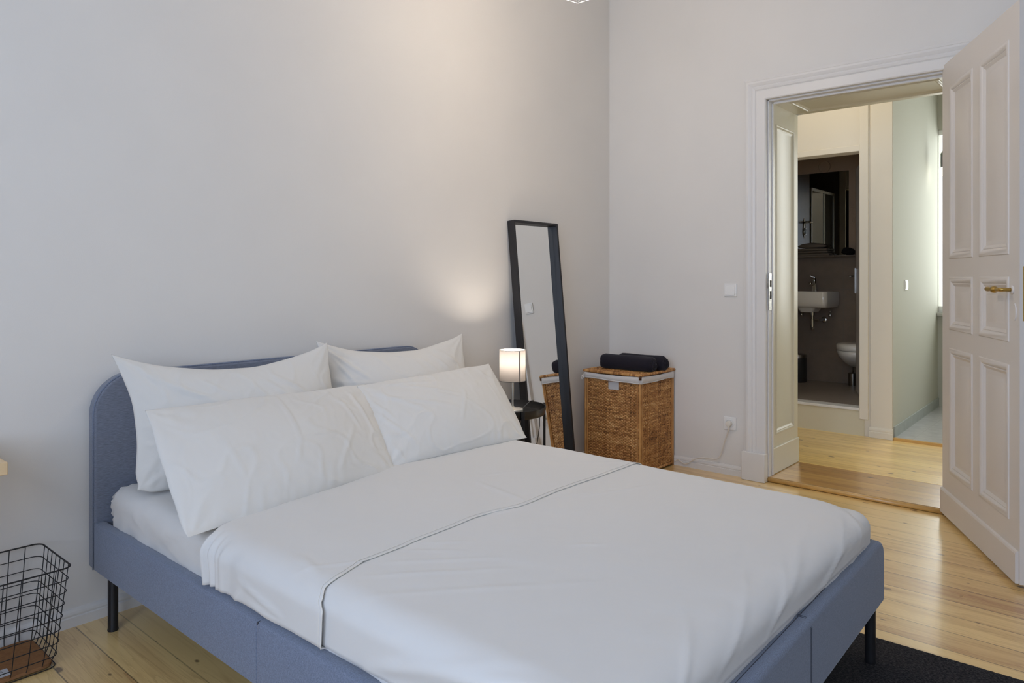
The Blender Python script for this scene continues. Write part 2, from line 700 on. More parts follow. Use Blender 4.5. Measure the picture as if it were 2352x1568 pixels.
def rect_ring(x0, x1, z0, z1, profile, to3d):
    """closed moulding inside the rectangle, profile of (inward offset, depth)."""
    path = [lambda o, d: to3d(x0 + o, z0 + o, d), lambda o, d: to3d(x1 - o, z0 + o, d),
            lambda o, d: to3d(x1 - o, z1 - o, d), lambda o, d: to3d(x0 + o, z1 - o, d)]
    mb = sweep(profile, path, closed=True)
    o, d = profile[-1]
    mb.add([to3d(x0 + o, z0 + o, d), to3d(x1 - o, z0 + o, d), to3d(x1 - o, z1 - o, d), to3d(x0 + o, z1 - o, d)],
           [(0, 1, 2, 3)])
    return mb




# ================================================================== SETTING
CEIL = 3.42
XH = 1.633
YK = -1.472      # corner where hall meets kitchen
HZ = 0.03        # hall floor height
# bedroom floor
struct(MB().box(-6.0, 0.045, -4.6, 0, -0.05, 0).build('floor', 'floor_boards'))
# wall at the head of the bed
struct(MB().box(-6.3, 0.0, 0.0, 0.2, -0.05, CEIL).build('wall_left', 'wall_paint'))
# door wall, 0.5 thick, with the opening
OY0, OY1, OZ = -1.178, -2.135, 2.335
wr = MB()
wr.box(0, 0.5, OY0 + 0.03, 0.2, -0.05, CEIL)
wr.box(0, 0.5, -4.8, OY1 - 0.03, -0.05, CEIL)
wr.box(0, 0.5, OY1 - 0.03, OY0 + 0.03, OZ + 0.03, CEIL)
struct(wr.build('wall_right', 'wall_paint'))
struct(MB().box(-6.3, 0.0, -4.8, -4.6, -0.05, CEIL).build('wall_back', 'wall_paint'))
struct(MB().box(-6.3, 0.0, -4.6, 0.2, CEIL, CEIL + 0.1).build('ceiling', 'ceiling_paint'))
# window wall
ww = MB()
wins = [(-2.70, -1.40), (-4.40, -3.10)]
Z0, Z1 = 0.85, 2.85
ww.box(-6.3, -6.0, -4.8, -4.4, -0.05, CEIL).box(-6.3, -6.0, -3.10, -2.70, -0.05, CEIL).box(-6.3, -6.0, -1.4, 0.2, -0.05, CEIL)
for a, b in wins:
    ww.box(-6.3, -6.0, a, b, -0.05, Z0).box(-6.3, -6.0, a, b, Z1, CEIL)
struct(ww.build('wall_front', 'wall_paint'))
for i, (a, b) in enumerate(wins):
    wf = MB()
    for (p, q, r, s_) in ((a, a + 0.07, Z0, Z1), (b - 0.07, b, Z0, Z1), (a + .07, b - .07, Z0, Z0 + .07), (a + .07, b - .07, Z1 - .07, Z1),
                          ((a + b) / 2 - .04, (a + b) / 2 + .04, Z0 + .07, Z1 - .07), (a + .07, b - .07, 2.25, 2.31)):
        wf.box(-6.22, -6.16, p, q, r, s_)
    wo = struct(wf.build('window_%d' % (i + 1), 'white_enamel', bevel=0.004))
    MB().box(-6.195, -6.19, a + 0.05, b - 0.05, Z0 + 0.05, Z1 - 0.05).build('window_glass', 'window_glass', wo)
    MB().box(-6.16, -5.9, a - 0.05, b + 0.05, Z0 - 0.035, Z0).build('window_sill', 'white_enamel', wo, bevel=0.006)

# baseboards
BBP = [(0, 0.0), (0, 0.016), (0.034, 0.016), (0.037, 0.012), (0.044, 0.014), (0.052, 0.012), (0.060, 0.006), (0.062, 0.0)]
bb = sweep(BBP, [lambda o, d: (-6.0, -d, o), lambda o, d: (-d, -d, o)])
struct(bb.build('baseboard_left', 'trim_paint'))
bb = sweep(BBP, [lambda o, d: (-d, -d, o), lambda o, d: (-d, -1.016, o)])
bb.add([(-d, -1.016, o) for o, d in BBP], [tuple(range(len(BBP)))])
struct(bb.build('baseboard_right', 'trim_paint'))
bb = sweep(BBP, [lambda o, d: (-d, -2.31, o), lambda o, d: (-d, -4.6, o)])
struct(bb.build('baseboard_right_far', 'trim_paint'))

# door casing (architrave), mitred
CY0, CY1, CZ = -1.159, -2.155, 2.352
cp = [(0.0, 0.0), (0.0, 0.030), (0.006, 0.034), (0.056, 0.034), (0.060, 0.030), (0.066, 0.036), (0.078, 0.040), (0.086, 0.037),
      (0.092, 0.042), (0.104, 0.047), (0.116, 0.046), (0.122, 0.034), (0.139, 0.028), (0.141, 0.0)]
pth = [lambda o, d: (-d, CY0 + o, 0.0), lambda o, d: (-d, CY0 + o, CZ + o), lambda o, d: (-d, CY1 - o, CZ + o), lambda o, d: (-d, CY1 - o, 0.0)]
casing = sweep(cp, pth).build('trim_1', 'trim_paint')
smooth_angle(casing, 25)
struct(casing)
for (a, b) in ((CY0 - 0.003, CY0 + 0.146), (CY1 - 0.146, CY1 + 0.003)):
    MB().box(-0.056, 0.0, a, b, 0.0, 0.176).build('plinth_block', 'trim_paint', casing, bevel=0.004)

# jamb lining: rebate strip + panelled reveal
fr = MB()
for sgn, y in ((1, OY0), (-1, OY1)):
    ya, yb = (y + 0.010, y + 0.04) if sgn > 0 else (y - 0.04, y - 0.010)
    fr.box(0.0015, 0.061, ya, yb, 0.0, OZ + 0.02)
    # stop bead
    fr.box(0.044, 0.0625, (y + 0.003) if sgn > 0 else y - 0.02, y + 0.02 if sgn > 0 else (y - 0.003), HZ, OZ)
fr.box(0.044, 0.062, OY1, OY0, OZ - 0.004, OZ + 0.011)
fr.box(0.0015, 0.061, OY1 - 0.04, OY0 + 0.04, OZ + 0.008, OZ + 0.04)
jm = struct(fr.build('trim_2', 'trim_paint', bevel=0.003))


JP = [(0.0, 0.0), (0.001, 0.003), (0.006, 0.005), (0.012, 0.003), (0.016, -0.002), (0.022, 0.0), (0.030, -0.005), (0.036, -0.008)]


def panel_face(x0, x1, z0, z1, rects, to3d, prof, mbk=None):
    """flat face with rectangular openings (a column of rects sharing a grid) plus mouldings."""
    mb = MB()
    xs = sorted({x0, x1, *[r[0] for r in rects], *[r[1] for r in rects]})
    zs = sorted({z0, z1, *[r[2] for r in rects], *[r[3] for r in rects]})
    for i in range(len(xs) - 1):
        for j in range(len(zs) - 1):
            cx, cz = (xs[i] + xs[i + 1]) / 2, (zs[j] + zs[j + 1]) / 2
            if any(r[0] < cx < r[1] and r[2] < cz < r[3] for r in rects):
                continue
            mb.add([to3d(xs[i], zs[j], 0), to3d(xs[i + 1], zs[j], 0), to3d(xs[i + 1], zs[j + 1], 0), to3d(xs[i], zs[j + 1], 0)],
                   [(0, 1, 2, 3)])
    for r in rects:
        p = rect_ring(r[0], r[1], r[2], r[3], prof, to3d)
        mb.add(p.v, p.f)
    return mb


xa, xb_ = 0.062, 0.500
jl = panel_face(xa, xb_, HZ, OZ + 0.02, [(xa + 0.055, xb_ - 0.065, 0.27, 2.22)], lambda x, z, d: (x, OY0 + 0.014 - d, z), JP)
jl.add([(xb_, OY0 + .014, HZ), (xb_, OY0 + .035, HZ), (xb_, OY0 + .035, OZ + .02), (xb_, OY0 + .014, OZ + .02)], [(0, 1, 2, 3)])
o = struct(jl.build('trim_3', 'jamb_paint'))
smooth_angle(o, 30)
MB().box(xa, xb_ + 0.008, OY0 + 0.005, OY0 + 0.03, HZ, 0.195).build('plinth_board', 'jamb_paint', o, bevel=0.006)
jr = panel_face(xa, xb_, HZ, OZ + 0.02, [(xa + 0.055, xb_ - 0.065, 0.27, 2.22)], lambda x, z, d: (x, OY1 - 0.014 + d, z), JP)
o = struct(jr.build('trim_4', 'jamb_paint'))
smooth_angle(o, 30)
jt = panel_face(xa, xb_, OY1 - 0.02, OY0 + 0.02, [(xa + 0.055, xb_ - 0.065, OY1 + 0.07, OY0 - 0.07)], lambda x, y, d: (x, y, OZ + 0.006 - d), JP)
jt.add([(xb_, OY1 - .02, OZ + .006), (xb_, OY0 + .02, OZ + .006), (xb_, OY0 + .02, OZ + .035), (xb_, OY1 - .02, OZ + .035)], [(0, 1, 2, 3)])
o = struct(jt.build('trim_5', 'jamb_paint'))
smooth_angle(o, 30)
# strike plate of the lock in the rebate
sp = MB().box(-0.003, 0.036, OY0 + 0.007, OY0 + 0.014, 1.055, 1.285)
sp.box(-0.010, 0.002, OY0 + 0.0065, OY0 + 0.018, 1.19, 1.25)
spo = sp.build('strike_plate', 'old_steel', bevel=0.001)
tag(spo, 'worn steel strike plate set into the left door jamb', 'strike plate')
for za, zb in ((1.20, 1.24), (1.125, 1.175)):
    MB().box(0.008, 0.030, OY0 + 0.006, OY0 + 0.009, za, zb).build('latch_hole', 'gap_dark', spo)

# threshold and hall floor
th = MB().box(-0.004, 0.5, OY1 - 0.03, OY0 + 0.03, 0.0, HZ)
tho = struct(th.build('floor_threshold', 'threshold_boards', bevel=0.008, seg=3))
nose = MB().tube([(0.000, CY1 - 0.0, 0.013), (0.000, CY0 + 0.0, 0.013)], 0.013, 12)
nose.build('threshold_nosing', 'threshold_boards', tho, smooth=True)
struct(MB().box(0.5, XH + 0.1, -4.2, 0.6, -0.05, HZ - 0.001).build('floor_hall', 'hall_boards'))

# hall walls and ceiling
HC = 3.2
BY0, BY1, BZ0, BZ1 = -0.40, -1.242, 0.245, 2.245     # bathroom doorway
hw = MB()
hw.box(XH, XH + 0.12, BY0, 1.6, -0.05, HC)
hw.box(XH, XH + 0.12, BY1, BY0, BZ1, HC)
hw.box(XH, XH + 0.12, YK, BY1, -0.05, HC)
struct(hw.build('wall_hall', 'hall_paint'))
struct(MB().box(0.5, XH, 0.6, 0.7, -0.05, HC).build('wall_hall_end', 'hall_paint'))
struct(MB().box(0.5, XH, -4.3, -4.2, -0.05, HC).build('wall_hall_near', 'hall_paint'))
struct(MB().box(0.5, 4.6, -4.3, 0.7, HC, HC + 0.1).build('ceiling_hall', 'ceiling_paint'))
# step into the bathroom
st = MB().box(XH - 0.006, XH + 0.012, BY1 - 0.03, BY0 + 0.03, HZ - 0.02, 0.222)
so = struct(st.build('trim_6', 'jamb_paint', bevel=0.003))
MB().box(XH - 0.022, XH + 0.14, BY1 + 0.001, BY0, 0.223, BZ0).build('step_lip', 'trim_paint', so, bevel=0.004)
# bathroom door frame
bf = MB()
bf.box(XH - 0.022, XH + 0.13, BY1 - 0.062, BY1 + 0.002, 0.16, HC)
bf.box(XH - 0.022, XH + 0.13, BY0, BY0 + 0.062, 0.16, HC)
bf.box(XH - 0.018, XH + 0.13, BY1, BY0, BZ1 - 0.002, BZ1 + 0.045)
struct(bf.build('trim_7', 'hall_paint', bevel=0.004))
struct(MB().box(XH - 0.012, XH, YK, BY1 - 0.078, HZ, HC).build('wall_hall_pier', 'hall_paint', bevel=0.003))
bb = sweep(BBP, [lambda o, d: (XH - 0.012 - d, BY1 - 0.068, HZ + o * 1.3), lambda o, d: (XH - 0.012 - d, YK - 0.004, HZ + o * 1.3)])
bb.add([(XH - 0.012 - d, BY1 - 0.068, HZ + o * 1.3) for o, d in BBP], [tuple(range(len(BBP)))])
bb.add([(XH - 0.012 - d, YK - 0.004, HZ + o * 1.3) for o, d in BBP], [tuple(range(len(BBP)))])
struct(bb.build('baseboard_hall', 'hall_paint'))

# kitchen passage: left wall runs away from the corner
KD = Vector((1.0, 0.022, 0)).normalized()
KF = 3.42
yk_end = YK + (KF - XH) * 0.022
kw = MB()
kw.add([(XH, YK - 0.003, -0.05), (KF, yk_end, -0.05), (KF, yk_end, HC), (XH, YK - 0.003, HC),
        (XH, YK + 0.1, -0.05), (KF, yk_end + 0.1, -0.05), (KF, yk_end + 0.1, HC), (XH, YK + 0.1, HC)],
       [(0, 1, 2, 3), (4, 7, 6, 5), (0, 4, 5, 1), (3, 2, 6, 7), (0, 3, 7, 4), (1, 5, 6, 2)])
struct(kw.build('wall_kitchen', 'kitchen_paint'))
kb = MB()
kb.add([(XH + 0.02, YK - 0.012, 0.034), (KF, yk_end - 0.012, 0.034), (KF, yk_end - 0.012, 0.125), (XH + 0.02, YK - 0.012, 0.125),
        (XH + 0.02, YK, 0.034), (KF, yk_end, 0.034), (KF, yk_end, 0.125), (XH + 0.02, YK, 0.125)],
       [(0, 1, 2, 3), (4, 7, 6, 5), (0, 4, 5, 1), (3, 2, 6, 7), (0, 3, 7, 4), (1, 5, 6, 2)])
struct(kb.build('baseboard_kitchen', 'kitchen_skirting'))
struct(MB().box(XH + 0.005, 4.6, -4.2, -1.30, -0.05, 0.045).build('floor_kitchen', 'kitchen_floor_tile'))
struct(MB().box(XH - 0.012, XH + 0.02, -4.2, YK - 0.006, HZ - 0.01, 0.048).build('trim_8', 'threshold_boards', bevel=0.003))
# far kitchen wall with its window
KW0, KW1, KS, KT = -3.95, yk_end - 0.002, 0.93, 2.66
kf = MB()
kf.box(KF, KF + 0.2, KW1, -1.3, -0.05, HC).box(KF, KF + 0.2, -4.3, KW0, -0.05, HC)
kf.box(KF, KF + 0.2, KW0, KW1, -0.05, KS).box(KF, KF + 0.2, KW0, KW1, KT, HC)
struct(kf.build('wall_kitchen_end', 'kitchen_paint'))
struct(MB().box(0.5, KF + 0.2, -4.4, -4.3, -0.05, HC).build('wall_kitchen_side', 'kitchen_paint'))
kwn = MB()
for (p, q, r, s_) in ((KW0, KW0 + .06, KS, KT), (KW0, KW1, KS, KS + .06), (KW0, KW1, KT - .05, KT), (-2.8, -2.72, KS, KT)):
    kwn.box(KF + 0.02, KF + 0.07, p, q, r, s_)
ko = struct(kwn.build('window_3', 'white_enamel', bevel=0.003))
MB().box(KF + 0.04, KF + 0.045, KW0, KW1, KS, KT).build('window_glass', 'window_glass', ko)
MB().box(KF - 0.06, KF + 0.12, KW0, KW1, KS - 0.03, KS).build('window_sill', 'stone', ko, bevel=0.004)

# bathroom shell
BX = 2.946
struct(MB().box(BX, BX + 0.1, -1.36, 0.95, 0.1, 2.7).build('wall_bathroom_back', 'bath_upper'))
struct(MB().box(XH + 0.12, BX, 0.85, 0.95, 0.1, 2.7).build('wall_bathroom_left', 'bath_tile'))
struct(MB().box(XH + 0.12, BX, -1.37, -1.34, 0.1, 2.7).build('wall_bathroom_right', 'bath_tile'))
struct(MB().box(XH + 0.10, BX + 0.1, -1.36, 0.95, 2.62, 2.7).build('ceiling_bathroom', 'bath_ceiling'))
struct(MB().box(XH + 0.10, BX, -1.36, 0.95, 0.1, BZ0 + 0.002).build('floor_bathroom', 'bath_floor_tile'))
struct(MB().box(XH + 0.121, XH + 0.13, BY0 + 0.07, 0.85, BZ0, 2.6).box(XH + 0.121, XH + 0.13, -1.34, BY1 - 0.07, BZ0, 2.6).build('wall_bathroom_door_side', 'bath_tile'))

# ================================================================== BEDROOM DOOR (open leaf)
HP = Vector((0.018, -2.088, 0))
DD = Vector((-0.894, -0.448, 0)).normalized()
DN = Vector((-DD.y * -1, DD.x * -1, 0))
DN = Vector((-0.448, 0.894, 0)).normalized()


def dl(s_, z, d=0.0):
    p = HP + DD * s_ + DN * d
    return (p.x, p.y, z)


DP = [(0.0, 0.0), (0.003, 0.004), (0.009, 0.006), (0.019, 0.004), (0.028, -0.001), (0.031, -0.005), (0.035, -0.003), (0.044, -0.008),
      (0.048, -0.011), (0.064, -0.011), (0.078, -0.007), (0.084, -0.006)]
cols = [(0.146, 0.473), (0.556, 0.889)]
rows = [(0.252, 0.895), (0.988, 1.259), (1.351, 2.243)]
W0, W1, T0, T1 = 0.036, 0.990, 0.022, 2.373
rects = [(a, b, r, s_) for (a, b) in cols for (r, s_) in rows]
door = panel_face(W0, W1, T0, T1, rects, dl, DP)
TH = -0.042
door.add([dl(W0, T0), dl(W1, T0), dl(W1, T1), dl(W0, T1), dl(W0, T0, TH), dl(W1, T0, TH), dl(W1, T1, TH), dl(W0, T1, TH)],
         [(4, 5, 6, 7), (0, 1, 5, 4), (1, 2, 6, 5), (2, 3, 7, 6), (3, 0, 4, 7)])
do = door.build('door_1', 'door_paint')
smooth_angle(do, 30)
struct(do)
kick = MB()
kk = [(0.0, 0.0), (0.0, 0.012), (0.118, 0.012), (0.126, 0.009), (0.130, 0.0)]
kick = sweep(kk, [lambda o, d: dl(W0, T0 + o, d), lambda o, d: dl(W1 - 0.012, T0 + o, d)])
kick.add([dl(W1 - 0.012, T0 + o, d) for o, d in kk], [tuple(range(5))])
kick.build('kick_board', 'door_paint', do)
# lock forend on the leaf's edge
MB().add([dl(W1 + 0.0015, 1.08, -0.012), dl(W1 + 0.0015, 1.08, -0.032), dl(W1 + 0.0015, 1.30, -0.032), dl(W1 + 0.0015, 1.30, -0.012),
          dl(W1 - 0.002, 1.08, -0.012), dl(W1 - 0.002, 1.08, -0.032), dl(W1 - 0.002, 1.30, -0.032), dl(W1 - 0.002, 1.30, -0.012)],
         [(0, 1, 2, 3), (0, 4, 5, 1), (1, 5, 6, 2), (2, 6, 7, 3), (3, 7, 4, 0)]).build('lock_plate', 'brass', do)
# handle: rose, neck, lever with its ring
hb = MB()
hz = 1.205
hs = 0.920


def dtube(mb, pts, rs, n=14):
    """tube with a radius per point, in door coordinates (s, z, depth)."""
    P3 = [Vector(dl(*p)) for p in pts]
    k = len(P3)
    vs, fs = [], []
    prev = None
    for i in range(k):
        t = (P3[min(i + 1, k - 1)] - P3[max(i - 1, 0)]).normalized()
        a = Vector((0, 0, 1))
        nn = t.cross(a).normalized()
        bn = t.cross(nn)
        for j in range(n):
            an = 2 * PI * j / n
            vs.append(P3[i] + (nn * math.cos(an) + bn * math.sin(an)) * rs[i])
    for i in range(k - 1):
        for j in range(n):
            fs.append((i * n + j, i * n + (j + 1) % n, (i + 1) * n + (j + 1) % n, (i + 1) * n + j))
    fs.append(tuple(range(n))[::-1])
    fs.append(tuple((k - 1) * n + j for j in range(n)))
    mb.add(vs, fs)


dtube(hb, [(hs, hz, 0.040), (hs - .020, hz, 0.041), (hs - .040, hz, 0.041), (hs - .052, hz, .041), (hs - .056, hz, .041),
           (hs - .061, hz, .041), (hs - .069, hz, .041), (hs - .078, hz, .041), (hs - .086, hz, .041), (hs - .091, hz, .041), (hs - .100, hz, .041), (hs - .125, hz + .001, .040), (hs - .150, hz + .001, .039),
           (hs - .164, hz + .001, .038), (hs - .168, hz + .001, .038)],
      [0.0065, 0.0075, 0.0082, 0.0072, 0.010, 0.0125, 0.0145, 0.0145, 0.0115, 0.0080, 0.0072, 0.0090, 0.0105, 0.0090, 0.003])
ho = hb.build('door_handle', 'brass', do, smooth=True)
hb = MB()
dtube(hb, [(hs, hz, 0.0), (hs, hz, 0.034), (hs, hz, 0.047)], [0.0075, 0.0075, 0.0075])
hb.build('handle_neck', 'brass', ho, smooth=True)
hb = MB()
dtube(hb, [(hs, hz, -0.001), (hs, hz, 0.004), (hs, hz, 0.006)], [0.019, 0.018, 0.013], 20)
hb.build('handle_rose', 'door_paint', do, smooth=True)
# painted-over keyhole cover
hb = MB()
vs = []
for i in range(24):
    an = 2 * PI * i / 24
    vs.append(dl(0.944 + 0.017 * math.cos(an), 1.115 + 0.034 * math.sin(an), 0.004))
vs2 = [dl(0.944 + 0.019 * math.cos(2 * PI * i / 24), 1.115 + 0.036 * math.sin(2 * PI * i / 24), 0.0) for i in range(24)]
hb.add(vs + vs2, [tuple(range(24))] + [(i, (i + 1) % 24, 24 + (i + 1) % 24, 24 + i) for i in range(24)])
hb.build('keyhole_cover', 'door_paint', do)


# ================================================================== BED
def extrude_profile(pts, a, b, axis):
    """closed 2D polygon pts (p, z) extruded along axis 'x' or 'y' from a to b (p is the other horizontal axis)."""
    n = len(pts)
    mb = MB()
    if axis == 'y':
        vs = [(p, a, z) for p, z in pts] + [(p, b, z) for p, z in pts]
    else:
        vs = [(a, p, z) for p, z in pts] + [(b, p, z) for p, z in pts]
    fs = [tuple(range(n)), tuple(range(n, 2 * n))[::-1]] + [(i, (i + 1) % n, n + (i + 1) % n, n + i) for i in range(n)]
    return mb.add(vs, fs)


XL, XR = -3.432, -1.830
RB, RT = 0.208, 0.375
bed = thing('upholstered_bed', 'blue-grey upholstered bed frame with rounded headboard and black metal legs', 'bed', (-2.63, -1.2, 0))


def rounded_panel(w, z0, z1, rtop, thick, name, fabric_name, to3d, parent, bev=0.012):
    """a panel in the (s, z) plane with rounded top corners, extruded by thick."""
    out = [(0, z0), (w, z0)]
    for i in range(11):
        a = PI / 2 * i / 10
        out.append((w - rtop + rtop * math.cos(a), z1 - rtop + rtop * math.sin(a)))
    for i in range(11):
        a = PI / 2 + PI / 2 * i / 10
        out.append((rtop + rtop * math.cos(a), z1 - rtop + rtop * math.sin(a)))
    n = len(out)
    vs = [to3d(s_, z, 0) for s_, z in out] + [to3d(s_, z, thick) for s_, z in out]
    fs = [tuple(range(n)), tuple(range(n, 2 * n))[::-1]] + [(i, (i + 1) % n, n + (i + 1) % n, n + i) for i in range(n)]
    o = MB().add(vs, fs).build(name, fabric_name, parent, bevel=bev, seg=4, angle=50)
    return o, out


hd, outl = rounded_panel(XR - XL, RB, 0.905, 0.145, 0.055, 'headboard', 'head_fabric', lambda s_, z, d: (XL + s_, -0.080 + d, z), bed, 0.009)
pip = MB()
pip.tube([(XL + s_, -0.0745, z) for s_, z in outl[1:] + outl[:1]], 0.0035, 8)
pip.build('piping', 'bed_fabric', hd, smooth=True)
# side rails: two cushions with a seam between
RP = [(0.0, RB), (0.0, RT - 0.012), (0.006, RT - 0.003), (0.016, RT), (0.034, RT), (0.044, RT - 0.006), (0.046, RT - 0.014), (0.046, RB)]
YF = -2.275


def yf(x):
    return YF - 0.036 * (XR - x) / 1.6 * 1.0


for side in (0, 1):
    pts = [((XL + p) if side == 0 else (XR - p), z) for p, z in RP]
    mb = extrude_profile(pts, -0.080, -1.1995, 'y')
    r1 = mb.build('side_rail', 'bed_fabric', bed, bevel=0.003)
    mb = extrude_profile(pts, -1.2015, -2.235, 'y')
    mb.build('rail_half', 'bed_fabric', r1, bevel=0.003)
    MB().box(min(pts[0][0], pts[6][0]) + .002, max(pts[0][0], pts[6][0]) - .002, -1.203, -1.198, RB + .002, RT - .003).build('seam', 'thread', r1)
# foot panel, very slightly out of square
FW = XR - XL
FT = 0.412


def foot3(s_, z, d):
    x = XL + s_
    return (x, yf(x) + d, z)


fo, outf = rounded_panel(FW, RB - 0.003, FT, 0.060, 0.046, 'foot_rail', 'bed_fabric', foot3, bed, 0.014)
sm = XL - XL + (-2.572 - XL)
for ds in (0.0, 0.007):
    mb = MB()
    pts = [foot3(sm + ds, RB, -0.0004), foot3(sm + ds, FT - 0.02, -0.0004), foot3(sm + ds, FT - 0.006, 0.006), foot3(sm + ds, FT, 0.014), foot3(sm + ds, FT + .0005, 0.034)]
    mb.tube(pts, 0.0011, 6)
    mb.build('seam', 'thread', fo)
mb = MB()
mb.tube([foot3(0.05, FT + .0002, 0.030), foot3(FW - 0.05, FT + .0002, 0.030)], 0.0010, 6)
mb.build('seam', 'thread', fo)
for (x, y) in ((-3.392, -0.146), (-1.872, -0.146), (-3.392, -2.235), (-1.866, -2.240)):
    zb = 0.0095 if y < -1.6 else 0.0
    lg = MB().lathe([(0.017, zb), (0.018, zb + 0.004), (0.0165, zb + 0.012), (0.0165, 0.235)], (x, y, 0), 24)
    lg.build('leg', 'black_metal', bed, smooth=False)
    smooth_angle(bpy.data.objects[C.objects[-1].name], 40)
# slatted base that carries the mattress
sb = MB().box(XL + 0.05, XR - 0.05, -2.20, -0.09, 0.225, 0.262)
sb.build('slatted_base', 'black_metal', bed)


# ------------------------------------------------------------------ soft shapes
def fbm(x, y, z, oct_=4):
    v, a, f = 0.0, 1.0, 1.0
    for _ in range(oct_):
        v += a * noise.noise(Vector((x * f, y * f, z * f)))
        a *= 0.5
        f *= 2.03
    return v


def crease(px, py, ax, ay, bx, by, wid, amp):
    """ridge along a segment: height at (px, py)."""
    dx, dy = bx - ax, by - ay
    l2 = dx * dx + dy * dy
    t = max(0.0, min(1.0, ((px - ax) * dx + (py - ay) * dy) / l2))
    d = math.hypot(px - ax - t * dx, py - ay - t * dy)
    taper = math.sin(PI * min(1.0, max(0.0, t * 0.9 + 0.05))) ** 0.6
    q = d / wid
    if q > 3:
        return 0.0
    return amp * taper * math.exp(-q * q) * (1 - 0.7 * q * q)


MZ = 0.508      # mattress top
MX0, MX1, MY0, MY1 = -3.398, -1.864, -2.258, -0.096


def drape(u, v, x0, x1, y0, y1, r, rz, top, bulge=0.0, ystart_open=False, rc=0.0):
    """point on a box draped with cloth; (u, v) is the flat plan position. r horizontal, rz vertical radius."""
    k = r + rc
    cx = min(max(u, x0 + k), x1 - k)
    cy = min(max(v, y0 + k), (y1 - k) if not ystart_open else 1e9)
    dx, dy = u - cx, v - cy
    d = math.hypot(dx, dy)
    if d > rc > 0:      # rounded corners in plan
        cx, cy = cx + dx / d * rc, cy + dy / d * rc
        dx, dy = u - cx, v - cy
        d = math.hypot(dx, dy)
    elif rc > 0:
        return u, v, top, (0, 0, 1)
    if d < 1e-9:
        return u, v, top, (0, 0, 1)
    nx, ny = dx / d, dy / d
    q = 0.5 * PI * 0.5 * (r + rz)
    if d < q:
        a = d / q * PI / 2
        f = r * math.sin(a)
        g = rz * (1 - math.cos(a))
        nn = (nx * math.sin(a), ny * math.sin(a), math.cos(a))
    else:
        e = d - q
        f = r - bulge * min(1.0, e / 0.12)
        g = rz + e
        nn = (nx, ny, 0.0)
    return cx + nx * f, cy + ny * f, top - g, nn


def cloth_grid(us, vs, fn):
    P = []
    for v in vs:
        for u in us:
            P.append(fn(u, v))
    nu = len(us)
    F = []
    for j in range(len(vs) - 1):
        for i in range(nu - 1):
            F.append((j * nu + i, j * nu + i + 1, (j + 1) * nu + i + 1, (j + 1) * nu + i))
    return P, F


def lin(a, b, n):
    return [a + (b - a) * i / (n - 1) for i in range(n)]


# mattress in its fitted sheet
def mat_fn(u, v):
    x, y, z, n = drape(u, v, MX0, MX1, MY0, MY1, 0.055, 0.050, MZ - 0.004, bulge=0.004, rc=0.012)
    side = 1 - n[2]
    h = 0.0022 * fbm(u * 3, v * 3, 1.0)
    h += side * 0.006 * fbm(u * 9 + 3, v * 14, z * 5)
    # gathers at the head corner and slack folds along the visible flank
    dc = math.hypot(x - MX0, (y - MY1))
    h += 0.007 * math.exp(-(dc / 0.10) ** 2) * math.sin(math.atan2(y - MY1 - .02, x - MX0 + 0.02) * 26 + z * 60)
    if side > 0.4 and x < -3.3:
        h += crease(y, z, -0.25, 0.47, -0.55, 0.40, 0.010, 0.007)
        h += crease(y, z, -0.42, 0.46, -0.80, 0.37, 0.012, 0.009)
        h += crease(y, z, -0.55, 0.455, -0.86, 0.40, 0.010, 0.007)
        h += 0.004 * math.sin(y * 30 + z * 40) * max(0, 0.47 - z) * 8
    p = Vector((x, y, z)) + Vector(n) * h
    p.z = max(p.z, 0.2645)
    return tuple(p)


e = 0.24
P, F = cloth_grid(lin(MX0 - e, MX1 + e, 110), lin(MY0 - e, MY1 + e, 150), mat_fn)
mt = MB().add(P, F)
mt.box(MX0 + 0.05, MX1 - 0.05, MY0 + 0.05, MY1 - 0.05, 0.2635, 0.30)
mo = mt.build('mattress', 'sheet_cotton', smooth=True)
tag(mo, 'thick mattress in a white fitted sheet lying in the bed frame', 'mattress')

# top sheet tucked in along the sides, turned back towards the pillows
SZ = MZ + 0.010
SX0, SX1, SY0 = MX0 - 0.007, MX1 + 0.007, MY0 - 0.006
HEM = [(-3.60, -1.455), (-3.43, -1.465), (-3.41, -1.447), (-3.37, -1.425), (-3.22, -1.390), (-3.00, -1.378), (-2.79, -1.372), (-2.60, -1.402),
       (-2.37, -1.388), (-2.1, -1.391), (-1.87, -1.395), (-1.6, -1.42)]


def interp(tab, x):
    if x <= tab[0][0]:
        return tab[0][1]
    for (a, b), (c, d) in zip(tab, tab[1:]):
        if x <= c:
            t = (x - a) / (c - a)
            t = t * t * (3 - 2 * t)
            return b + (d - b) * t
    return tab[-1][1]


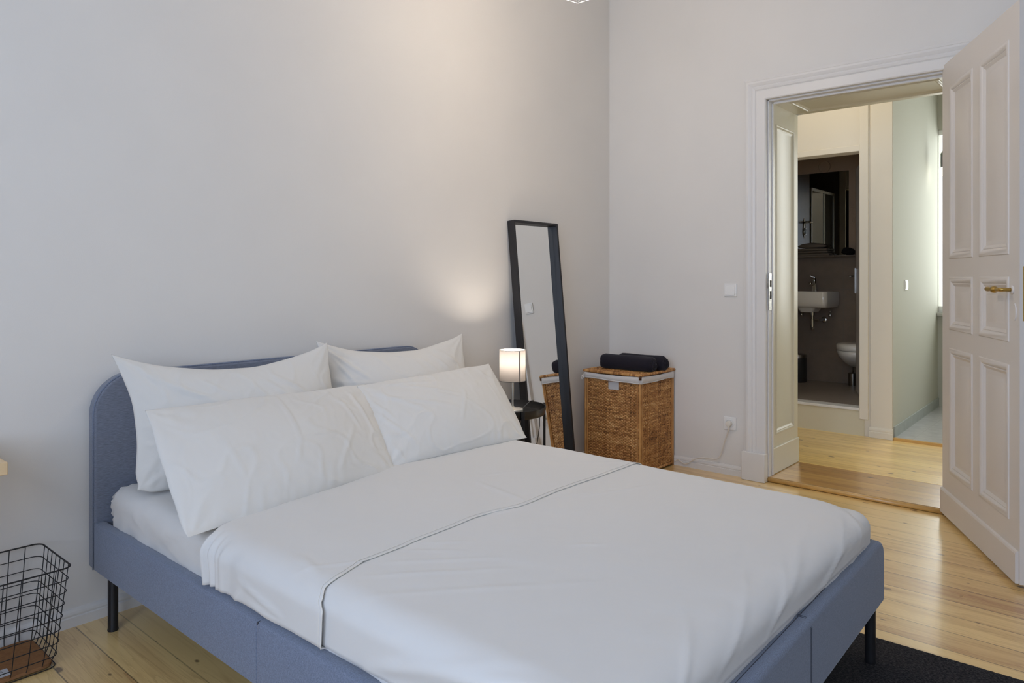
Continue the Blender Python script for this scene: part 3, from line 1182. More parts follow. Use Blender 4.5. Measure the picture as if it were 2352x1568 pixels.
CR = [  # (ax, ay, bx, by, width, amp) on the plan, extended past the edges
    (-3.30, -1.46, -3.02, -1.70, 0.013, 0.0030), (-3.22, -1.42, -2.98, -1.64, 0.012, 0.0026), (-3.40, -1.52, -2.95, -1.90, 0.016, 0.0022),
    (-3.12, -1.40, -3.02, -1.53, 0.010, 0.0025), (-3.05, -1.40, -2.95, -1.50, 0.010, 0.0022), (-2.62, -1.40, -2.20, -1.52, 0.010, 0.0018),
    (-2.40, -1.49, -2.12, -1.60, 0.012, 0.003), (-2.80, -1.72, -2.72, -1.79, 0.010, 0.003), (-2.75, -1.38, -2.62, -1.42, 0.012, 0.003),
    (-3.50, -1.62, -3.38, -1.95, 0.018, 0.007), (-3.48, -1.70, -3.36, -2.10, 0.018, 0.006),
]
CR2 = [
    (-2.58, -1.38, -2.52, -1.10, 0.014, 0.0035), (-2.75, -1.15, -2.60, -1.20, 0.02, 0.002), (-2.45, -1.05, -2.32, -1.12, 0.012, 0.002),
    (-3.36, -1.38, -3.33, -1.25, 0.012, 0.0035), (-3.38, -1.30, -3.20, -1.42, 0.010, 0.003), (-3.46, -1.08, -3.50, -1.30, 0.012, 0.005),
    (-3.50, -1.12, -3.53, -1.34, 0.010, 0.005), (-3.53, -1.05, -3.48, -1.10, 0.012, 0.004), (-2.05, -1.20, -1.92, -1.34, 0.012, 0.002),
]
CF = [  # folds along the foot, plan coordinates past the foot edge
    (-1.95, -2.16, -2.10, -2.34, 0.010, 0.0025), (-2.05, -2.20, -2.40, -2.33, 0.010, 0.0035), (-2.12, -2.25, -2.55, -2.36, 0.009, 0.0035),
    (-2.30, -2.17, -2.75, -2.30, 0.013, 0.0040), (-2.52, -2.20, -2.80, -2.33, 0.009, 0.0035), (-2.62, -2.14, -2.74, -2.20, 0.008, 0.0025),
    (-2.70, -2.18, -3.05, -2.31, 0.011, 0.0035), (-2.95, -2.16, -3.25, -2.30, 0.011, 0.0035), (-2.15, -2.14, -2.32, -2.19, 0.014, 0.0025),
    (-1.97, -2.26, -2.02, -2.36, 0.008, 0.002), (-1.90, -2.24, -1.93, -2.36, 0.008, 0.002),
    (-2.38, -2.08, -2.60, -2.16, 0.008, 0.0015), (-2.85, -2.10, -3.0, -2.17, 0.009, 0.002),
]


def sheet_h(u, v, n, layer):
    h = 0.0026 * fbm(u * 2.2 + 5, v * 3.2, 3.0 + layer) + 0.0012 * fbm(u * 9 + v * 6, v * 3 - u * 4, 7.0)
    for c in (CR + CF if layer == 0 else CR2):
        h += crease(u, v, *c)
    return h


def low_fn(u, v):
    x, y, z, n = drape(u, v, SX0, SX1, SY0, 1e3, 0.080, 0.055, SZ, bulge=0.0, ystart_open=True, rc=0.09)
    # the foot end slopes off softly, most at the corners
    t = min(1.0, max(0.0, (SY0 + 0.30 - v) / 0.30))
    cc = min(1.0, max(0.0, (u - (SX1 - 0.35)) / 0.35)) + min(1.0, max(0.0, ((SX0 + 0.35) - u) / 0.35))
    z -= (0.006 + 0.008 * cc) * t * t * n[2]
    h = sheet_h(u, v, n, 0)
    if n[2] < 0.5 and y > -2.1:
        h *= 1.0
        h += 0.004 * math.sin((v * 1.0 + z * 0.6) * 38) * (0.5 - n[2]) * noise.noise(Vector((v * 3, z * 3, 2)))
    p = Vector((x, y, z)) + Vector(n) * h
    p.z = max(p.z, 0.275)
    # keep inside the frame
    if p.z < FT + 0.01:
        p.y = max(p.y, yf(p.x) + 0.0475)
    if p.z < RT + 0.01:
        p.x = min(max(p.x, XL + 0.0475), XR - 0.0475)
    return tuple(p)


e = 0.235
us = lin(SX0 - e, SX1 + e, 230)


def ys_start(u):
    # the edge near the pillows
    t = min(1.0, max(0.0, (u + 3.40) / 0.45))
    t = t * t * (3 - 2 * t)
    return -0.862 + 0.27 * t


P, F = cloth_grid(us, lin(0, 1, 230), lambda u, t: low_fn(u, ys_start(u) - 0.03 + (SY0 - e - ys_start(u) + 0.03) * t))
sh = MB().add(P, F).build('bed_sheet', 'sheet_cotton', smooth=True)
md = sh.modifiers.new('t', 'SOLIDIFY')
md.thickness = 0.0015
md.offset = -1
tag(sh, 'smooth white top sheet spread over the mattress and tucked in at the foot', 'bed sheet')


def up_fn(u, t):
    v0, v1 = ys_start(u), interp(HEM, u)
    v = v0 + (v1 - v0) * t
    x, y, z, n = drape(u, v, SX0 - 0.006, SX1 + 0.006, -9, 1e3, 0.080, 0.055, SZ + 0.0028, bulge=0.0, ystart_open=True, rc=0.09)
    h = sheet_h(u, v, n, 1)
    # base sheet's relief carries through near the hem so that the layers do not cross
    h += 0.0026 * fbm(u * 2.2 + 5, v * 3.2, 3.0) - 0.0026 * fbm(u * 2.2 + 5, v * 3.2, 4.0)
    if u < MX0 + 0.05:      # gathered folds at the free edge on the flank
        k = min(1.0, (MX0 + 0.05 - u) / 0.08)
        d = v0 - v
        h += k * 0.012 * math.exp(-(d / 0.075) ** 2) * (0.55 + math.sin(d * 190 + u * 8))
        h += k * 0.004 * math.sin(v * 60 + u * 8) * math.exp(-((d - 0.12) / 0.09) ** 2)
        y -= k * 0.10 * max(0, MX0 - u) * math.exp(-d / 0.1) * 2.6
        h += k * 0.0055 * (1 - n[2])
    p = Vector((x, y, z)) + Vector(n) * h
    if p.z < RT + 0.01:
        p.x = max(p.x, XL + 0.049)
        p.x = min(p.x, XR - 0.049)
    return tuple(p)


ts = lin(0, 1, 110)
P, F = cloth_grid(us, ts, up_fn)
upo = MB().add(P, F).build('turned_back_layer', 'sheet_cotton', smooth=True, parent=sh)
md = upo.modifiers.new('t', 'SOLIDIFY')
md.thickness = 0.002
md.offset = -1
hem = MB()
hp = [Vector(up_fn(u, 1.0)) + Vector((0, 0.0, 0.0)) for u in us]
hem.tube(hp, 0.0019, 8)
ho = hem.build('hem', 'hem_cotton', smooth=True, parent=upo)
ho['label'] = 'cream rolled hem across the sheet'
hem2 = MB()
hp2 = [Vector(up_fn(u, 0.982)) + Vector((0, 0.0, 0.0008)) for u in us]
hem2.tube(hp2, 0.0007, 6)
hem2.build('hem_stitching', 'hem_cotton', smooth=True, parent=upo)


# ------------------------------------------------------------------ pillows
def pillow(label, corners, seed, tf, tb, sag, folds, zmin=None, ymax=None, peak=0.45, br=0.0):
    """corners BL, BR, TR, TL; tf/tb front and back fullness; sag = inward bow of (left, right, bottom, top) edges."""
    BL, BR, TR, TL = [Vector(c) for c in corners]
    nrm = (BR - BL).cross(TL - BL).normalized()
    w = ((BR - BL).length + (TR - TL).length) / 2
    h = ((TL - BL).length + (TR - BR).length) / 2
    ux = ((BR - BL) + (TR - TL)).normalized()
    vy = ((TL - BL) + (TR - BR)).normalized()
    nu, nv = 120, 84
    sl, sr, sb, st = sag
    vs, fs = [], []

    def prof(t, e):
        return max(0.0, math.sin(PI * min(1, max(0, t)))) ** e
    for side in (1, -1):
        for j in range(nv + 1):
            V0 = j / nv
            # rows gather near the seams where the folds are tight
            V = 0.5 - 0.5 * math.cos(PI * V0) if True else V0
            V = 0.35 * V0 + 0.65 * V
            for i in range(nu + 1):
                U0 = i / nu
                U = 0.5 - 0.5 * math.cos(PI * U0)
                U = 0.45 * U0 + 0.55 * U
                p = BL * (1 - U) * (1 - V) + BR * U * (1 - V) + TR * U * V + TL * (1 - U) * V
                bu, bv = 4 * U * (1 - U), 4 * V * (1 - V)
                p = p + ux * (sl * bv * (1 - U) ** 1.5 - sr * bv * U ** 1.5) + vy * (sb * bu * (1 - V) ** 1.5 - st * bu * V ** 1.5)
                if br:
                    dd = math.hypot(U * w, V * h)
                    p = p + (ux * 0.75 + vy * 0.66) * (br * math.exp(-(dd / (br * 1.6)) ** 2))
                # seam line wanders a little
                p = p + vy * (0.004 * noise.noise(Vector((U * 7, seed, V * 2))) * (1 - bv)) + ux * (0.004 * noise.noise(Vector((V * 6, seed + 9, U))) * (1 - bu))
                Vw = V ** (math.log(0.5) / math.log(peak))
                body = prof(U, 0.62) * prof(Vw, 0.60)
                z = (tf if side > 0 else tb) * body
                x, y = U * w, V * h
                f = 0.0
                dl, dr, db, dt = x, w - x, y, h - y
                n1 = noise.noise(Vector((x * 9, y * 9, seed * 1.7)))
                # puckers running in from the seams
                for d, q, k in ((dl, y, 1), (dr, y, 2), (db, x, 3), (dt, x, 4)):
                    m = max(0.0, 0.35 + noise.noise(Vector((q * 5.0, k * 3.1 + seed, 0.0))) * 1.3)
                    ph = q * 105 + 5.0 * noise.noise(Vector((q * 7, k + seed * 2.0, 1.0))) + d * 18 * noise.noise(Vector((q * 3, k, seed + 4.0)))
                    f += 0.0034 * m * math.sin(ph) * math.exp(-d / 0.050) * min(1, d / 0.008)
                # folds fanning out of the corners
                for cx, cy, sx, sy in ((0, 0, 1, 1), (w, 0, -1, 1), (w, h, -1, -1), (0, h, 1, -1)):
                    rx, ry = (x - cx) * sx, (y - cy) * sy
                    r = math.hypot(rx, ry)
                    an = math.atan2(ry, rx)
                    f += 0.0062 * math.sin(an * 10 + seed + cx * 9 + 2 * n1) * math.exp(-r / 0.11) * min(1, r / 0.05)
                # broad softness and thin creases
                f += 0.0050 * noise.noise(Vector((x * 5.5 + seed, y * 5.5, 2.0)))
                q1 = noise.noise(Vector((x * 6 + y * 3 + seed, y * 7 - x * 2, seed + 0.5)))
                f += 0.0040 * max(0.0, 1 - abs(q1) * 7) ** 2
                q2 = noise.noise(Vector((x * 14 - y * 5 + seed, y * 9 + x * 5, seed + 7.5)))
                f += 0.0016 * max(0.0, 1 - abs(q2) * 6) ** 2
                if side > 0:
                    for c in folds:
                        f += crease(x, y, c[0] * w, c[1] * h, c[2] * w, c[3] * h, c[4] if len(c) > 4 else 0.010, c[5] if len(c) > 5 else 0.0045)
                edge = min(1.0, body * 3.0)
                z = z + f * edge
                z = max(z, 0.0)
                p = p + nrm * (z * side)
                if zmin is not None and p.z < zmin + 0.02:
                    p.z = zmin + 0.02 * math.exp((p.z - zmin - 0.02) / 0.02)
                if ymax is not None and p.y > ymax - 0.02:
                    p.y = ymax - 0.02 * math.exp(-(p.y - ymax + 0.02) / 0.02)
                vs.append(tuple(p))
        o_ = 0 if side > 0 else (nu + 1) * (nv + 1)
        for j in range(nv):
            for i in range(nu):
                a = o_ + j * (nu + 1) + i
                q = (a, a + 1, a + nu + 2, a + nu + 1)
                fs.append(q if side > 0 else q[::-1])
    me = bpy.data.meshes.new('pillow')
    me.from_pydata(vs, [], fs)
    bm = bmesh.new()
    bm.from_mesh(me)
    bmesh.ops.remove_doubles(bm, verts=bm.verts, dist=1e-5)
    bmesh.ops.recalc_face_normals(bm, faces=bm.faces)
    bm.to_mesh(me)
    bm.free()
    o = bpy.data.objects.new('pillow', me)
    C.objects.link(o)
    me.materials.append(M['cotton'])
    for q in me.polygons:
        q.use_smooth = True
    return tag(o, label, 'pillow', 'white pillows at the head of the bed')


pillow('large white pillow propped against the left half of the headboard',
       [(-3.405, -0.335, 0.512), (-2.54, -0.40, 0.512), (-2.562, -0.245, 0.974), (-3.410, -0.175, 0.984)], 3.3, 0.115, 0.06, (0.048, 0.03, 0.0, 0.085),
       [(0.0, 0.62, 0.14, 0.54), (0.0, 0.47, 0.14, 0.43), (0.0, 0.33, 0.16, 0.33), (0.0, 0.20, 0.10, 0.11), (0.10, 0.11, 0.24, 0.12), (0.03, 0.93, 0.38, 0.58, 0.02, 0.006),
        (0.52, 0.80, 0.60, 0.55), (0.58, 0.84, 0.70, 0.58), (0.64, 0.86, 0.80, 0.60, 0.012, 0.006), (0.30, 0.86, 0.40, 0.70)], 0.496, -0.083, 0.40, 0.030)
pillow('large white pillow propped against the right half of the headboard',
       [(-2.58, -0.30, 0.512), (-1.80, -0.40, 0.512), (-1.700, -0.205, 0.964), (-2.535, -0.118, 0.970)], 11.2, 0.115, 0.05, (0.03, 0.02, 0.0, 0.078),
       [(0.03, 0.95, 0.22, 0.62, 0.014, 0.006), (0.05, 0.85, 0.14, 0.55), (0.60, 0.85, 0.72, 0.60), (0.68, 0.88, 0.82, 0.62), (0.76, 0.90, 0.92, 0.66), (0.0, 0.60, 0.2, 0.58)], 0.496, -0.083, 0.40)
pillow('white pillow leaning in front of the right one, nearest the bedside lamp',
       [(-2.610, -0.700, 0.509), (-1.835, -0.762, 0.509), (-1.748, -0.44, 0.826), (-2.530, -0.41, 0.800)], 8.1, 0.085, 0.09, (0.0, -0.006, 0.0, 0.006),
       [(0.04, 0.90, 0.34, 0.40, 0.012, 0.005), (0.10, 0.75, 0.50, 0.42), (0.02, 0.62, 0.20, 0.12), (0.20, 0.90, 0.62, 0.52), (0.10, 0.95, 0.50, 0.80), (0.5, 0.25, 0.62, 0.62), (0.02, 0.8, 0.12, 0.45)], 0.509, None, 0.42)
pillow('white pillow leaning in front of the left one, its lower corner over the mattress edge',
       [(-3.450, -0.858, 0.492), (-2.585, -0.722, 0.509), (-2.480, -0.395, 0.800), (-3.388, -0.415, 0.814)], 5.6, 0.085, 0.10, (-0.004, -0.006, 0.0, 0.006),
       [(0.50, 0.92, 0.50, 0.40, 0.009, 0.005), (0.50, 0.40, 0.68, 0.40, 0.009, 0.005), (0.50, 0.40, 0.46, 0.22, 0.009, 0.004), (0.56, 0.66, 0.76, 0.90, 0.010, 0.004), (0.86, 0.92, 0.92, 0.35, 0.012, 0.005),
        (0.78, 0.82, 0.84, 0.40, 0.010, 0.004), (0.20, 0.60, 0.24, 0.25, 0.012, 0.003), (0.04, 0.88, 0.14, 0.92, 0.012, 0.004), (0.66, 0.10, 0.80, 0.45, 0.014, 0.005)], 0.509, None, 0.42)

# ================================================================== BEDSIDE TABLE + LAMP
TC = Vector((-1.452, -0.31, 0))
TR_, TZ = 0.198, 0.520
tb = thing('bedside_table', 'round black metal tray table between the bed and the leaning mirror', 'bedside table', tuple(TC))
prof = [(0.0, TZ), (TR_ - 0.012, TZ), (TR_ - 0.004, TZ + 0.004), (TR_ - 0.001, TZ + 0.012), (TR_ + 0.003, TZ + 0.040), (TR_ + 0.006, TZ + 0.041),
        (TR_ + 0.006, TZ + 0.038), (TR_ + 0.002, TZ + 0.008), (TR_ - 0.003, TZ - 0.002), (TR_ - 0.012, TZ - 0.005), (0.0, TZ - 0.005)]
smooth_angle(MB().lathe(prof, (TC.x, TC.y, 0), 72).build('tray', 'black_tray', tb), 35)
smooth_angle(MB().lathe([(TR_ + 0.0065, 0.03), (TR_ + 0.010, 0.03), (TR_ + 0.010, 0.05), (TR_ + 0.0065, 0.05), (TR_ + 0.0065, 0.03)], (TC.x, TC.y, 0), 64).build('ring', 'black_metal', tb), 35)
for a in (-28, 62, 152, 242):
    a = math.radians(a)
    cx, cy = TC.x + (TR_ + 0.014) * math.cos(a), TC.y + (TR_ + 0.014) * math.sin(a)
    mb = MB().box(-0.004, 0.004, -0.009, 0.009, 0.0, TZ + 0.045)
    co, si = math.cos(a), math.sin(a)
    mb.v = [(cx + x * co - y * si, cy + x * si + y * co, z) for x, y, z in mb.v]
    mb.build('leg', 'black_metal', tb, bevel=0.0015)

LX, LY = -1.408, -0.300
lamp = thing('table_lamp', 'small lit table lamp with grey-beige drum shade on the black tray table', 'lamp', (LX, LY, TZ))
smooth_angle(MB().lathe([(0.0, TZ), (0.056, TZ), (0.058, TZ + 0.003), (0.058, TZ + 0.016), (0.056, TZ + 0.0185), (0.045, TZ + 0.020), (0.018, TZ + 0.024), (0.008, TZ + 0.032), (0.0, TZ + 0.032)], (LX, LY, 0), 56).build('base', 'brushed_steel', lamp), 40)
MB().lathe([(0.0072, TZ + 0.025), (0.0066, TZ + 0.06), (0.0074, TZ + 0.12), (0.0085, TZ + 0.178), (0.0085, TZ + 0.215), (0.012, TZ + 0.216), (0.012, TZ + 0.245), (0.0, TZ + 0.245)], (LX, LY, 0), 20).build('stem', 'brushed_steel', lamp, smooth=True)
SR, S0, S1 = 0.0715, 0.692, 0.860
sh_ = MB().lathe([(SR - 0.0008, S0), (SR, S0), (SR, S1), (SR - 0.0008, S1)], (LX, LY, 0), 72)
sh_.f = [f for f in sh_.f if len(f) == 4]
so = sh_.build('lamp_shade', 'shade_cloth', lamp)
smooth_angle(so, 40)
for zz in (S0, S1):
    MB().tube([(LX + SR * math.cos(a), LY + SR * math.sin(a), zz) for a in [2 * PI * i / 60 for i in range(60)]], 0.0014, 6, closed=True).build('shade_rim', 'brushed_steel' if zz == S1 else 'lamp_grey', so, smooth=True)
# overlap seam of the shade
ab = math.radians(-106)
mb = MB()
n = 6
for i in range(n):
    a = ab + (i - (n - 1) / 2) * 0.020
    mb.v += [(LX + (SR + 0.0007) * math.cos(a), LY + (SR + 0.0007) * math.sin(a), S0), (LX + (SR + 0.0007) * math.cos(a), LY + (SR + 0.0007) * math.sin(a), S1)]
mb.f = [(2 * i, 2 * i + 2, 2 * i + 3, 2 * i + 1) for i in range(n - 1)]
mb.build('shade_seam', 'seam_cloth', so)
# spider ring carrying the shade
sp = MB()
for k in range(3):
    a = 2 * PI * k / 3 + 0.4
    sp.tube([(LX + 0.012 * math.cos(a), LY + 0.012 * math.sin(a), 0.745), (LX + SR * math.cos(a), LY + SR * math.sin(a), 0.70)], 0.001, 5)
sp.build('shade_spider', 'brushed_steel', so)
bu = MB().lathe([(0.0, 0.742), (0.010, 0.743), (0.013, 0.752), (0.019, 0.766), (0.0195, 0.776), (0.013, 0.788), (0.0, 0.792)], (LX, LY, 0), 24)
bo = bu.build('bulb', 'bulb', lamp, smooth=True)
point('lamp_bulb_light', (LX, LY, 0.800), 7.0, (1.0, 0.87, 0.74), 0.022)
cord = MB()
cpts = [(LX + 0.050, LY - 0.012, TZ + 0.010), (LX + 0.085, LY - 0.012, TZ + 0.018), (TC.x + 0.185, TC.y + 0.002, TZ + 0.043), (TC.x + 0.206, TC.y - 0.002, TZ + 0.045),
        (TC.x + 0.213, TC.y - 0.005, TZ + 0.020), (TC.x + 0.211, TC.y - 0.008, TZ - 0.014), (TC.x + 0.195, TC.y - 0.012, TZ - 0.026)]
cord.tube(cpts, 0.0022, 8)
co = cord.build('cord', 'lamp_grey', lamp, smooth=True)
kx, ky = -1.215, -0.335
cord = MB()
cord.tube([(TC.x + 0.195, TC.y - 0.012, TZ - 0.026), (TC.x + 0.215, TC.y - 0.014, TZ - 0.024), (kx, ky, TZ - 0.03), (kx, ky, TZ - 0.10), (kx - 0.004, ky, 0.40), (kx - 0.02, ky, 0.33), (kx - 0.05, ky + 0.01, 0.26), (kx - 0.1, ky + 0.03, 0.15), (kx - 0.12, ky + 0.06, 0.005)], 0.0023, 8)
cord.build('hanging_cord', 'black_metal', co, smooth=True)
smooth_angle(MB().box(kx - 0.018, kx + 0.018, ky - 0.010, ky + 0.010, TZ - 0.034, TZ - 0.012).build('switch', 'black_metal', lamp, bevel=0.006, seg=3), 40)

# ================================================================== LEANING MIRROR
mx0, mx1 = -1.122, -0.690
by0, bz1 = -0.164, 1.606
ang = math.atan2(by0 + 0.010, -bz1)
topv = Vector((0, -0.008, 1.600))
botv = Vector((0, -0.164, 0.0))
mup = (topv - botv).normalized()
mlen = (topv - botv).length
mn = Vector((0, -mup.z, mup.y))     # towards the room


def mm(x, t, d):
    q = botv + mup * t + mn * d
    return (x, q.y, q.z)


mir = thing('floor_mirror', 'tall narrow mirror in a deep black frame leaning on the wall', 'mirror', (-0.9, -0.164, 0))
fw, fd = 0.015, 0.050


def mbox(x0, x1, t0, t1, d0, d1, mb):
    vs = [mm(x, t, d) for x in (x0, x1) for t in (t0, t1) for d in (d0, d1)]
    return mb.add(vs, [(0, 1, 3, 2), (4, 6, 7, 5), (0, 4, 5, 1), (2, 3, 7, 6), (0, 2, 6, 4), (1, 5, 7, 3)])


mb = MB()
mbox(mx0, mx0 + fw, 0.0, mlen, 0, fd, mb)
mbox(mx1 - fw, mx1, 0.0, mlen, 0, fd, mb)
mbox(mx0 + fw, mx1 - fw, mlen - fw, mlen, 0, fd, mb)
mbox(mx0 + fw, mx1 - fw, 0.0, fw, 0, fd, mb)
mbox(mx0 + fw, mx1 - fw, fw, mlen - fw, 0, 0.006, mb)
mb.build('frame', 'black_wood', mir, bevel=0.0012)
mb = MB()
mbox(mx0 + fw, mx1 - fw, fw, mlen - fw, 0.006, 0.013, mb)
mb.build('mirror_glass', 'mirror_glass', mir)
mir.rotation_euler = (0, 0, math.radians(-0.5))


# ================================================================== LAUNDRY BASKET
def weave_face(w, h, nstake, nrow, seed, cell_rows=4, cut=None, amp=0.0042):
    """height field of a plain weave w x h; returns verts in (s, t, d), faces, per-vertex strand value."""
    rg = np.random.RandomState(seed)
    px = w / nstake
    nu = nstake * 6 + 1
    nv = nrow * cell_rows + 1
    s_ = np.linspace(0, w, nu)
    t_ = np.linspace(0, h, nv)
    S_, T_ = np.meshgrid(s_, t_)
    jit = 0.12 * np.sin(S_ * 37 + seed) + 0.08 * np.sin(S_ * 91)
    rowf = T_ / h * nrow + jit * 0.6
    row = np.floor(rowf).astype(int)
    rf = rowf - row
    st = np.floor(S_ / px).astype(int)
    sf = S_ / px - st
    under = np.cos(PI * (S_ / px) + PI * (row % 2))
    prof = np.sqrt(np.clip(1 - (2 * rf - 1) ** 2, 0, 1))
    weaver = amp * (0.25 + 0.70 * under) + amp * 1.25 * (prof - 0.78)
    stake = amp * 0.95 * np.sqrt(np.clip(1 - ((2 * (np.abs(sf - 0.5)) * 2 - 2) / 0.75) ** 2, 0, 1)) - amp * 0.5
    # stakes sit on the multiples of px
    dist = np.minimum(sf, 1 - sf) * 2
    stake = amp * 0.9 * np.sqrt(np.clip(1 - (dist / 0.55) ** 2, 0, 1)) - amp * 0.55
    H = np.maximum(weaver, stake)
    rv = rg.rand(nrow + 4)
    sv = rg.rand(nstake + 3)
    seg = rg.rand(nrow + 4, nstake + 3)
    segi = np.clip(((S_ / px + (row % 2)) // 2).astype(int), 0, nstake)
    rowc = np.clip(row, 0, nrow + 2)
    wcol = 0.45 * rv[rowc] + 0.55 * seg[rowc, segi]
    scol = 0.15 + 0.5 * sv[np.clip(np.round(S_ / px).astype(int), 0, nstake)]
    col = np.where(weaver >= stake, wcol, scol)
    F = []
    for j in range(nv - 1):
        for i in range(nu - 1):
            if cut and cut[0] < s_[i] and s_[i + 1] < cut[1] and cut[2] < t_[j] and t_[j + 1] < cut[3]:
                continue
            a = j * nu + i
            F.append((a, a + 1, a + nu + 1, a + nu))
    return S_.ravel(), T_.ravel(), H.ravel(), col.ravel(), F


class Weave:
    def __init__(s):
        s.v, s.f, s.c = [], [], []

    def face(s, w, h, ns, nr, seed, to3d, cut=None, amp=0.0040):
        S_, T_, H, Cc, F = weave_face(w, h, ns, nr, seed, cut=cut, amp=amp)
        o = len(s.v)
        s.v += [to3d(a, b, c) for a, b, c in zip(S_, T_, H)]
        s.c += list(Cc)
        s.f += [tuple(i + o for i in f) for f in F]

    def rod(s, pts, r, val, wrap=0.0, pitch=0.009, n=8):
        """a cane rod; wrap > 0 gives the turns of a binding."""
        pts = [Vector(p) for p in pts]
        L_ = (pts[-1] - pts[0]).length
        k = max(2, int(L_ / (pitch / 4))) if wrap else 8
        t = (pts[-1] - pts[0]).normalized()
        a = Vector((0, 0, 1)) if abs(t.z) < 0.9 else Vector((1, 0, 0))
        nn = t.cross(a).normalized()
        bn = t.cross(nn)
        o = len(s.v)
        rg = random.Random(int(val * 1000) + int(L_ * 100))
        vals = [rg.random() for _ in range(int(L_ / pitch) + 3)]
        for i in range(k + 1):
            q = pts[0] + t * (L_ * i / k)
            ph = L_ * i / k / pitch
            fr_ = ph - int(ph)
            rr = r + (wrap * (math.sqrt(max(0, 1 - (2 * fr_ - 1) ** 2)) - 0.7) if wrap else 0)
            for j in range(n):
                an = 2 * PI * j / n
                s.v.append(tuple(q + (nn * math.cos(an) + bn * math.sin(an)) * rr))
                s.c.append(vals[int(ph)] * 0.6 + 0.25 if wrap else val)
        for i in range(k):
            for j in range(n):
                s.f.append((o + i * n + j, o + i * n + (j + 1) % n, o + (i + 1) * n + (j + 1) % n, o + (i + 1) * n + j))
        s.f.append(tuple(o + j for j in range(n))[::-1])
        s.f.append(tuple(o + k * n + j for j in range(n)))

    def build(s, name, parent):
        me = bpy.data.meshes.new(name)
        me.from_pydata(s.v, [], s.f)
        at = me.attributes.new('strand', 'FLOAT', 'POINT')
        at.data.foreach_set('value', np.array(s.c, dtype=np.float32))
        for p in me.polygons:
            p.use_smooth = True
        o = bpy.data.objects.new(name, me)
        C.objects.link(o)
        me.materials.append(M['wicker'])
        o.parent = parent
        o.matrix_parent_inverse = parent.matrix_basis.inverted()
        return o


bx0, bx1, byn, byf, bh = -0.442, -0.024, -0.520, -0.105, 0.608
bk = thing('laundry_basket', 'brown wicker laundry basket with lid and white liner in the room corner', 'laundry basket', (-0.29, -0.366, 0))
wv = Weave()
b0 = 0.012
hole = (0.130, 0.205, 0.530, 0.585)
D, Wd = byf - byn, bx1 - bx0
wv.face(D, bh - b0, 31, 68, 1, lambda s_, t, d: (bx0 - d, byf - s_, b0 + t), cut=(0.178, 0.262, 0.520, 0.572))
wv.face(Wd, bh - b0, 31, 68, 2, lambda s_, t, d: (bx0 + s_, byn - d, b0 + t))
wv.face(D, bh - b0, 20, 60, 3, lambda s_, t, d: (bx1 + d, byn + s_, b0 + t))
wv.face(Wd, bh - b0, 22, 60, 4, lambda s_, t, d: (bx1 - s_, byf + d, b0 + t))
for (x, y) in ((bx0, byn), (bx1, byn), (bx0, byf), (bx1, byf)):
    wv.rod([(x, y, 0.0), (x, y, 0.600)], 0.0085, 0.62)
for (x, y, dx, dy) in ((bx0, byn, 0.016, 0), (bx0, byn, 0, 0.016), (bx1, byn, -0.016, 0), (bx0, byf, 0, -0.016)):
    wv.rod([(x + dx - (0.004 if dx == 0 else 0), y + dy - (0.004 if dy == 0 else 0), 0.012), (x + dx - (0.004 if dx == 0 else 0), y + dy - (0.004 if dy == 0 else 0), 0.600)], 0.0052, 0.5)
for z in (0.018,):
    wv.rod([(bx0, byn, z), (bx0, byf, z)], 0.009, 0.4, wrap=0.003)
    wv.rod([(bx0, byn, z), (bx1, byn, z)], 0.009, 0.5, wrap=0.003)
wv.build('woven_body', bk)
# inner bottom and back of the cut-out
ln = MB()
q = 0.010
ln.box(bx0 + q, bx1 - q, byn + q, byf - q, 0.03, 0.60)
ln.build('inner_liner', 'liner', bk)
# liner cuff folded over the rim: slack cloth band
cuff = MB()
per = []
nseg = 26
cor = [(bx0, byf), (bx0, byn), (bx1, byn), (bx1, byf)]
ctr = Vector(((bx0 + bx1) / 2, (byn + byf) / 2))
ring_t = []
for a in range(4):
    A, B = Vector(cor[a]), Vector(cor[(a + 1) % 4])
    for i in range(nseg):
        t = i / nseg
        q_ = A.lerp(B, t)
        nrm_ = Vector(((B - A).y, -(B - A).x)).normalized()
        if (q_ - ctr).dot(nrm_) < 0:
            nrm_ = -nrm_
        edge = math.sin(PI * t)
        ring_t.append((q_, nrm_, t, a, edge))
NR = 9
rows_ = []
for r_ in range(NR):
    f_ = r_ / (NR - 1)
    row_ = []
    for (q_, nn_, t, a, edge) in ring_t:
        out = 0.010 + 0.005 * math.sin(PI * f_) + 0.0015 * math.sin(t * 40 + a * 3 + f_ * 5)
        zt = 0.633 - 0.006 * edge
        zb = 0.599 - (0.010 * t if a == 0 else (0.010 - 0.004 * t if a == 1 else 0.0)) + 0.002 * math.sin(t * 9 + a)
        z = zt + (zb - zt) * f_
        # round the corners outwards
        cpush = (1 - edge) * 0.004
        p_ = q_ + nn_ * out + (q_ - ctr).normalized() * cpush
        row_.append((p_.x, p_.y, z))
    rows_.append(row_)
nper = len(ring_t)
for row_ in rows_:
    cuff.v += row_
for r_ in range(NR - 1):
    for i in range(nper):
        cuff.f.append((r_ * nper + i, r_ * nper + (i + 1) % nper, (r_ + 1) * nper + (i + 1) % nper, (r_ + 1) * nper + i))
co = cuff.build('liner_cuff', 'liner', bk, smooth=True)
md = co.modifiers.new('t', 'SOLIDIFY')
md.thickness = 0.004
MB().tube([(x, y, z - 0.001) for x, y, z in rows_[-1]], 0.0035, 8, closed=True).build('cuff_hem', 'liner', co, smooth=True)
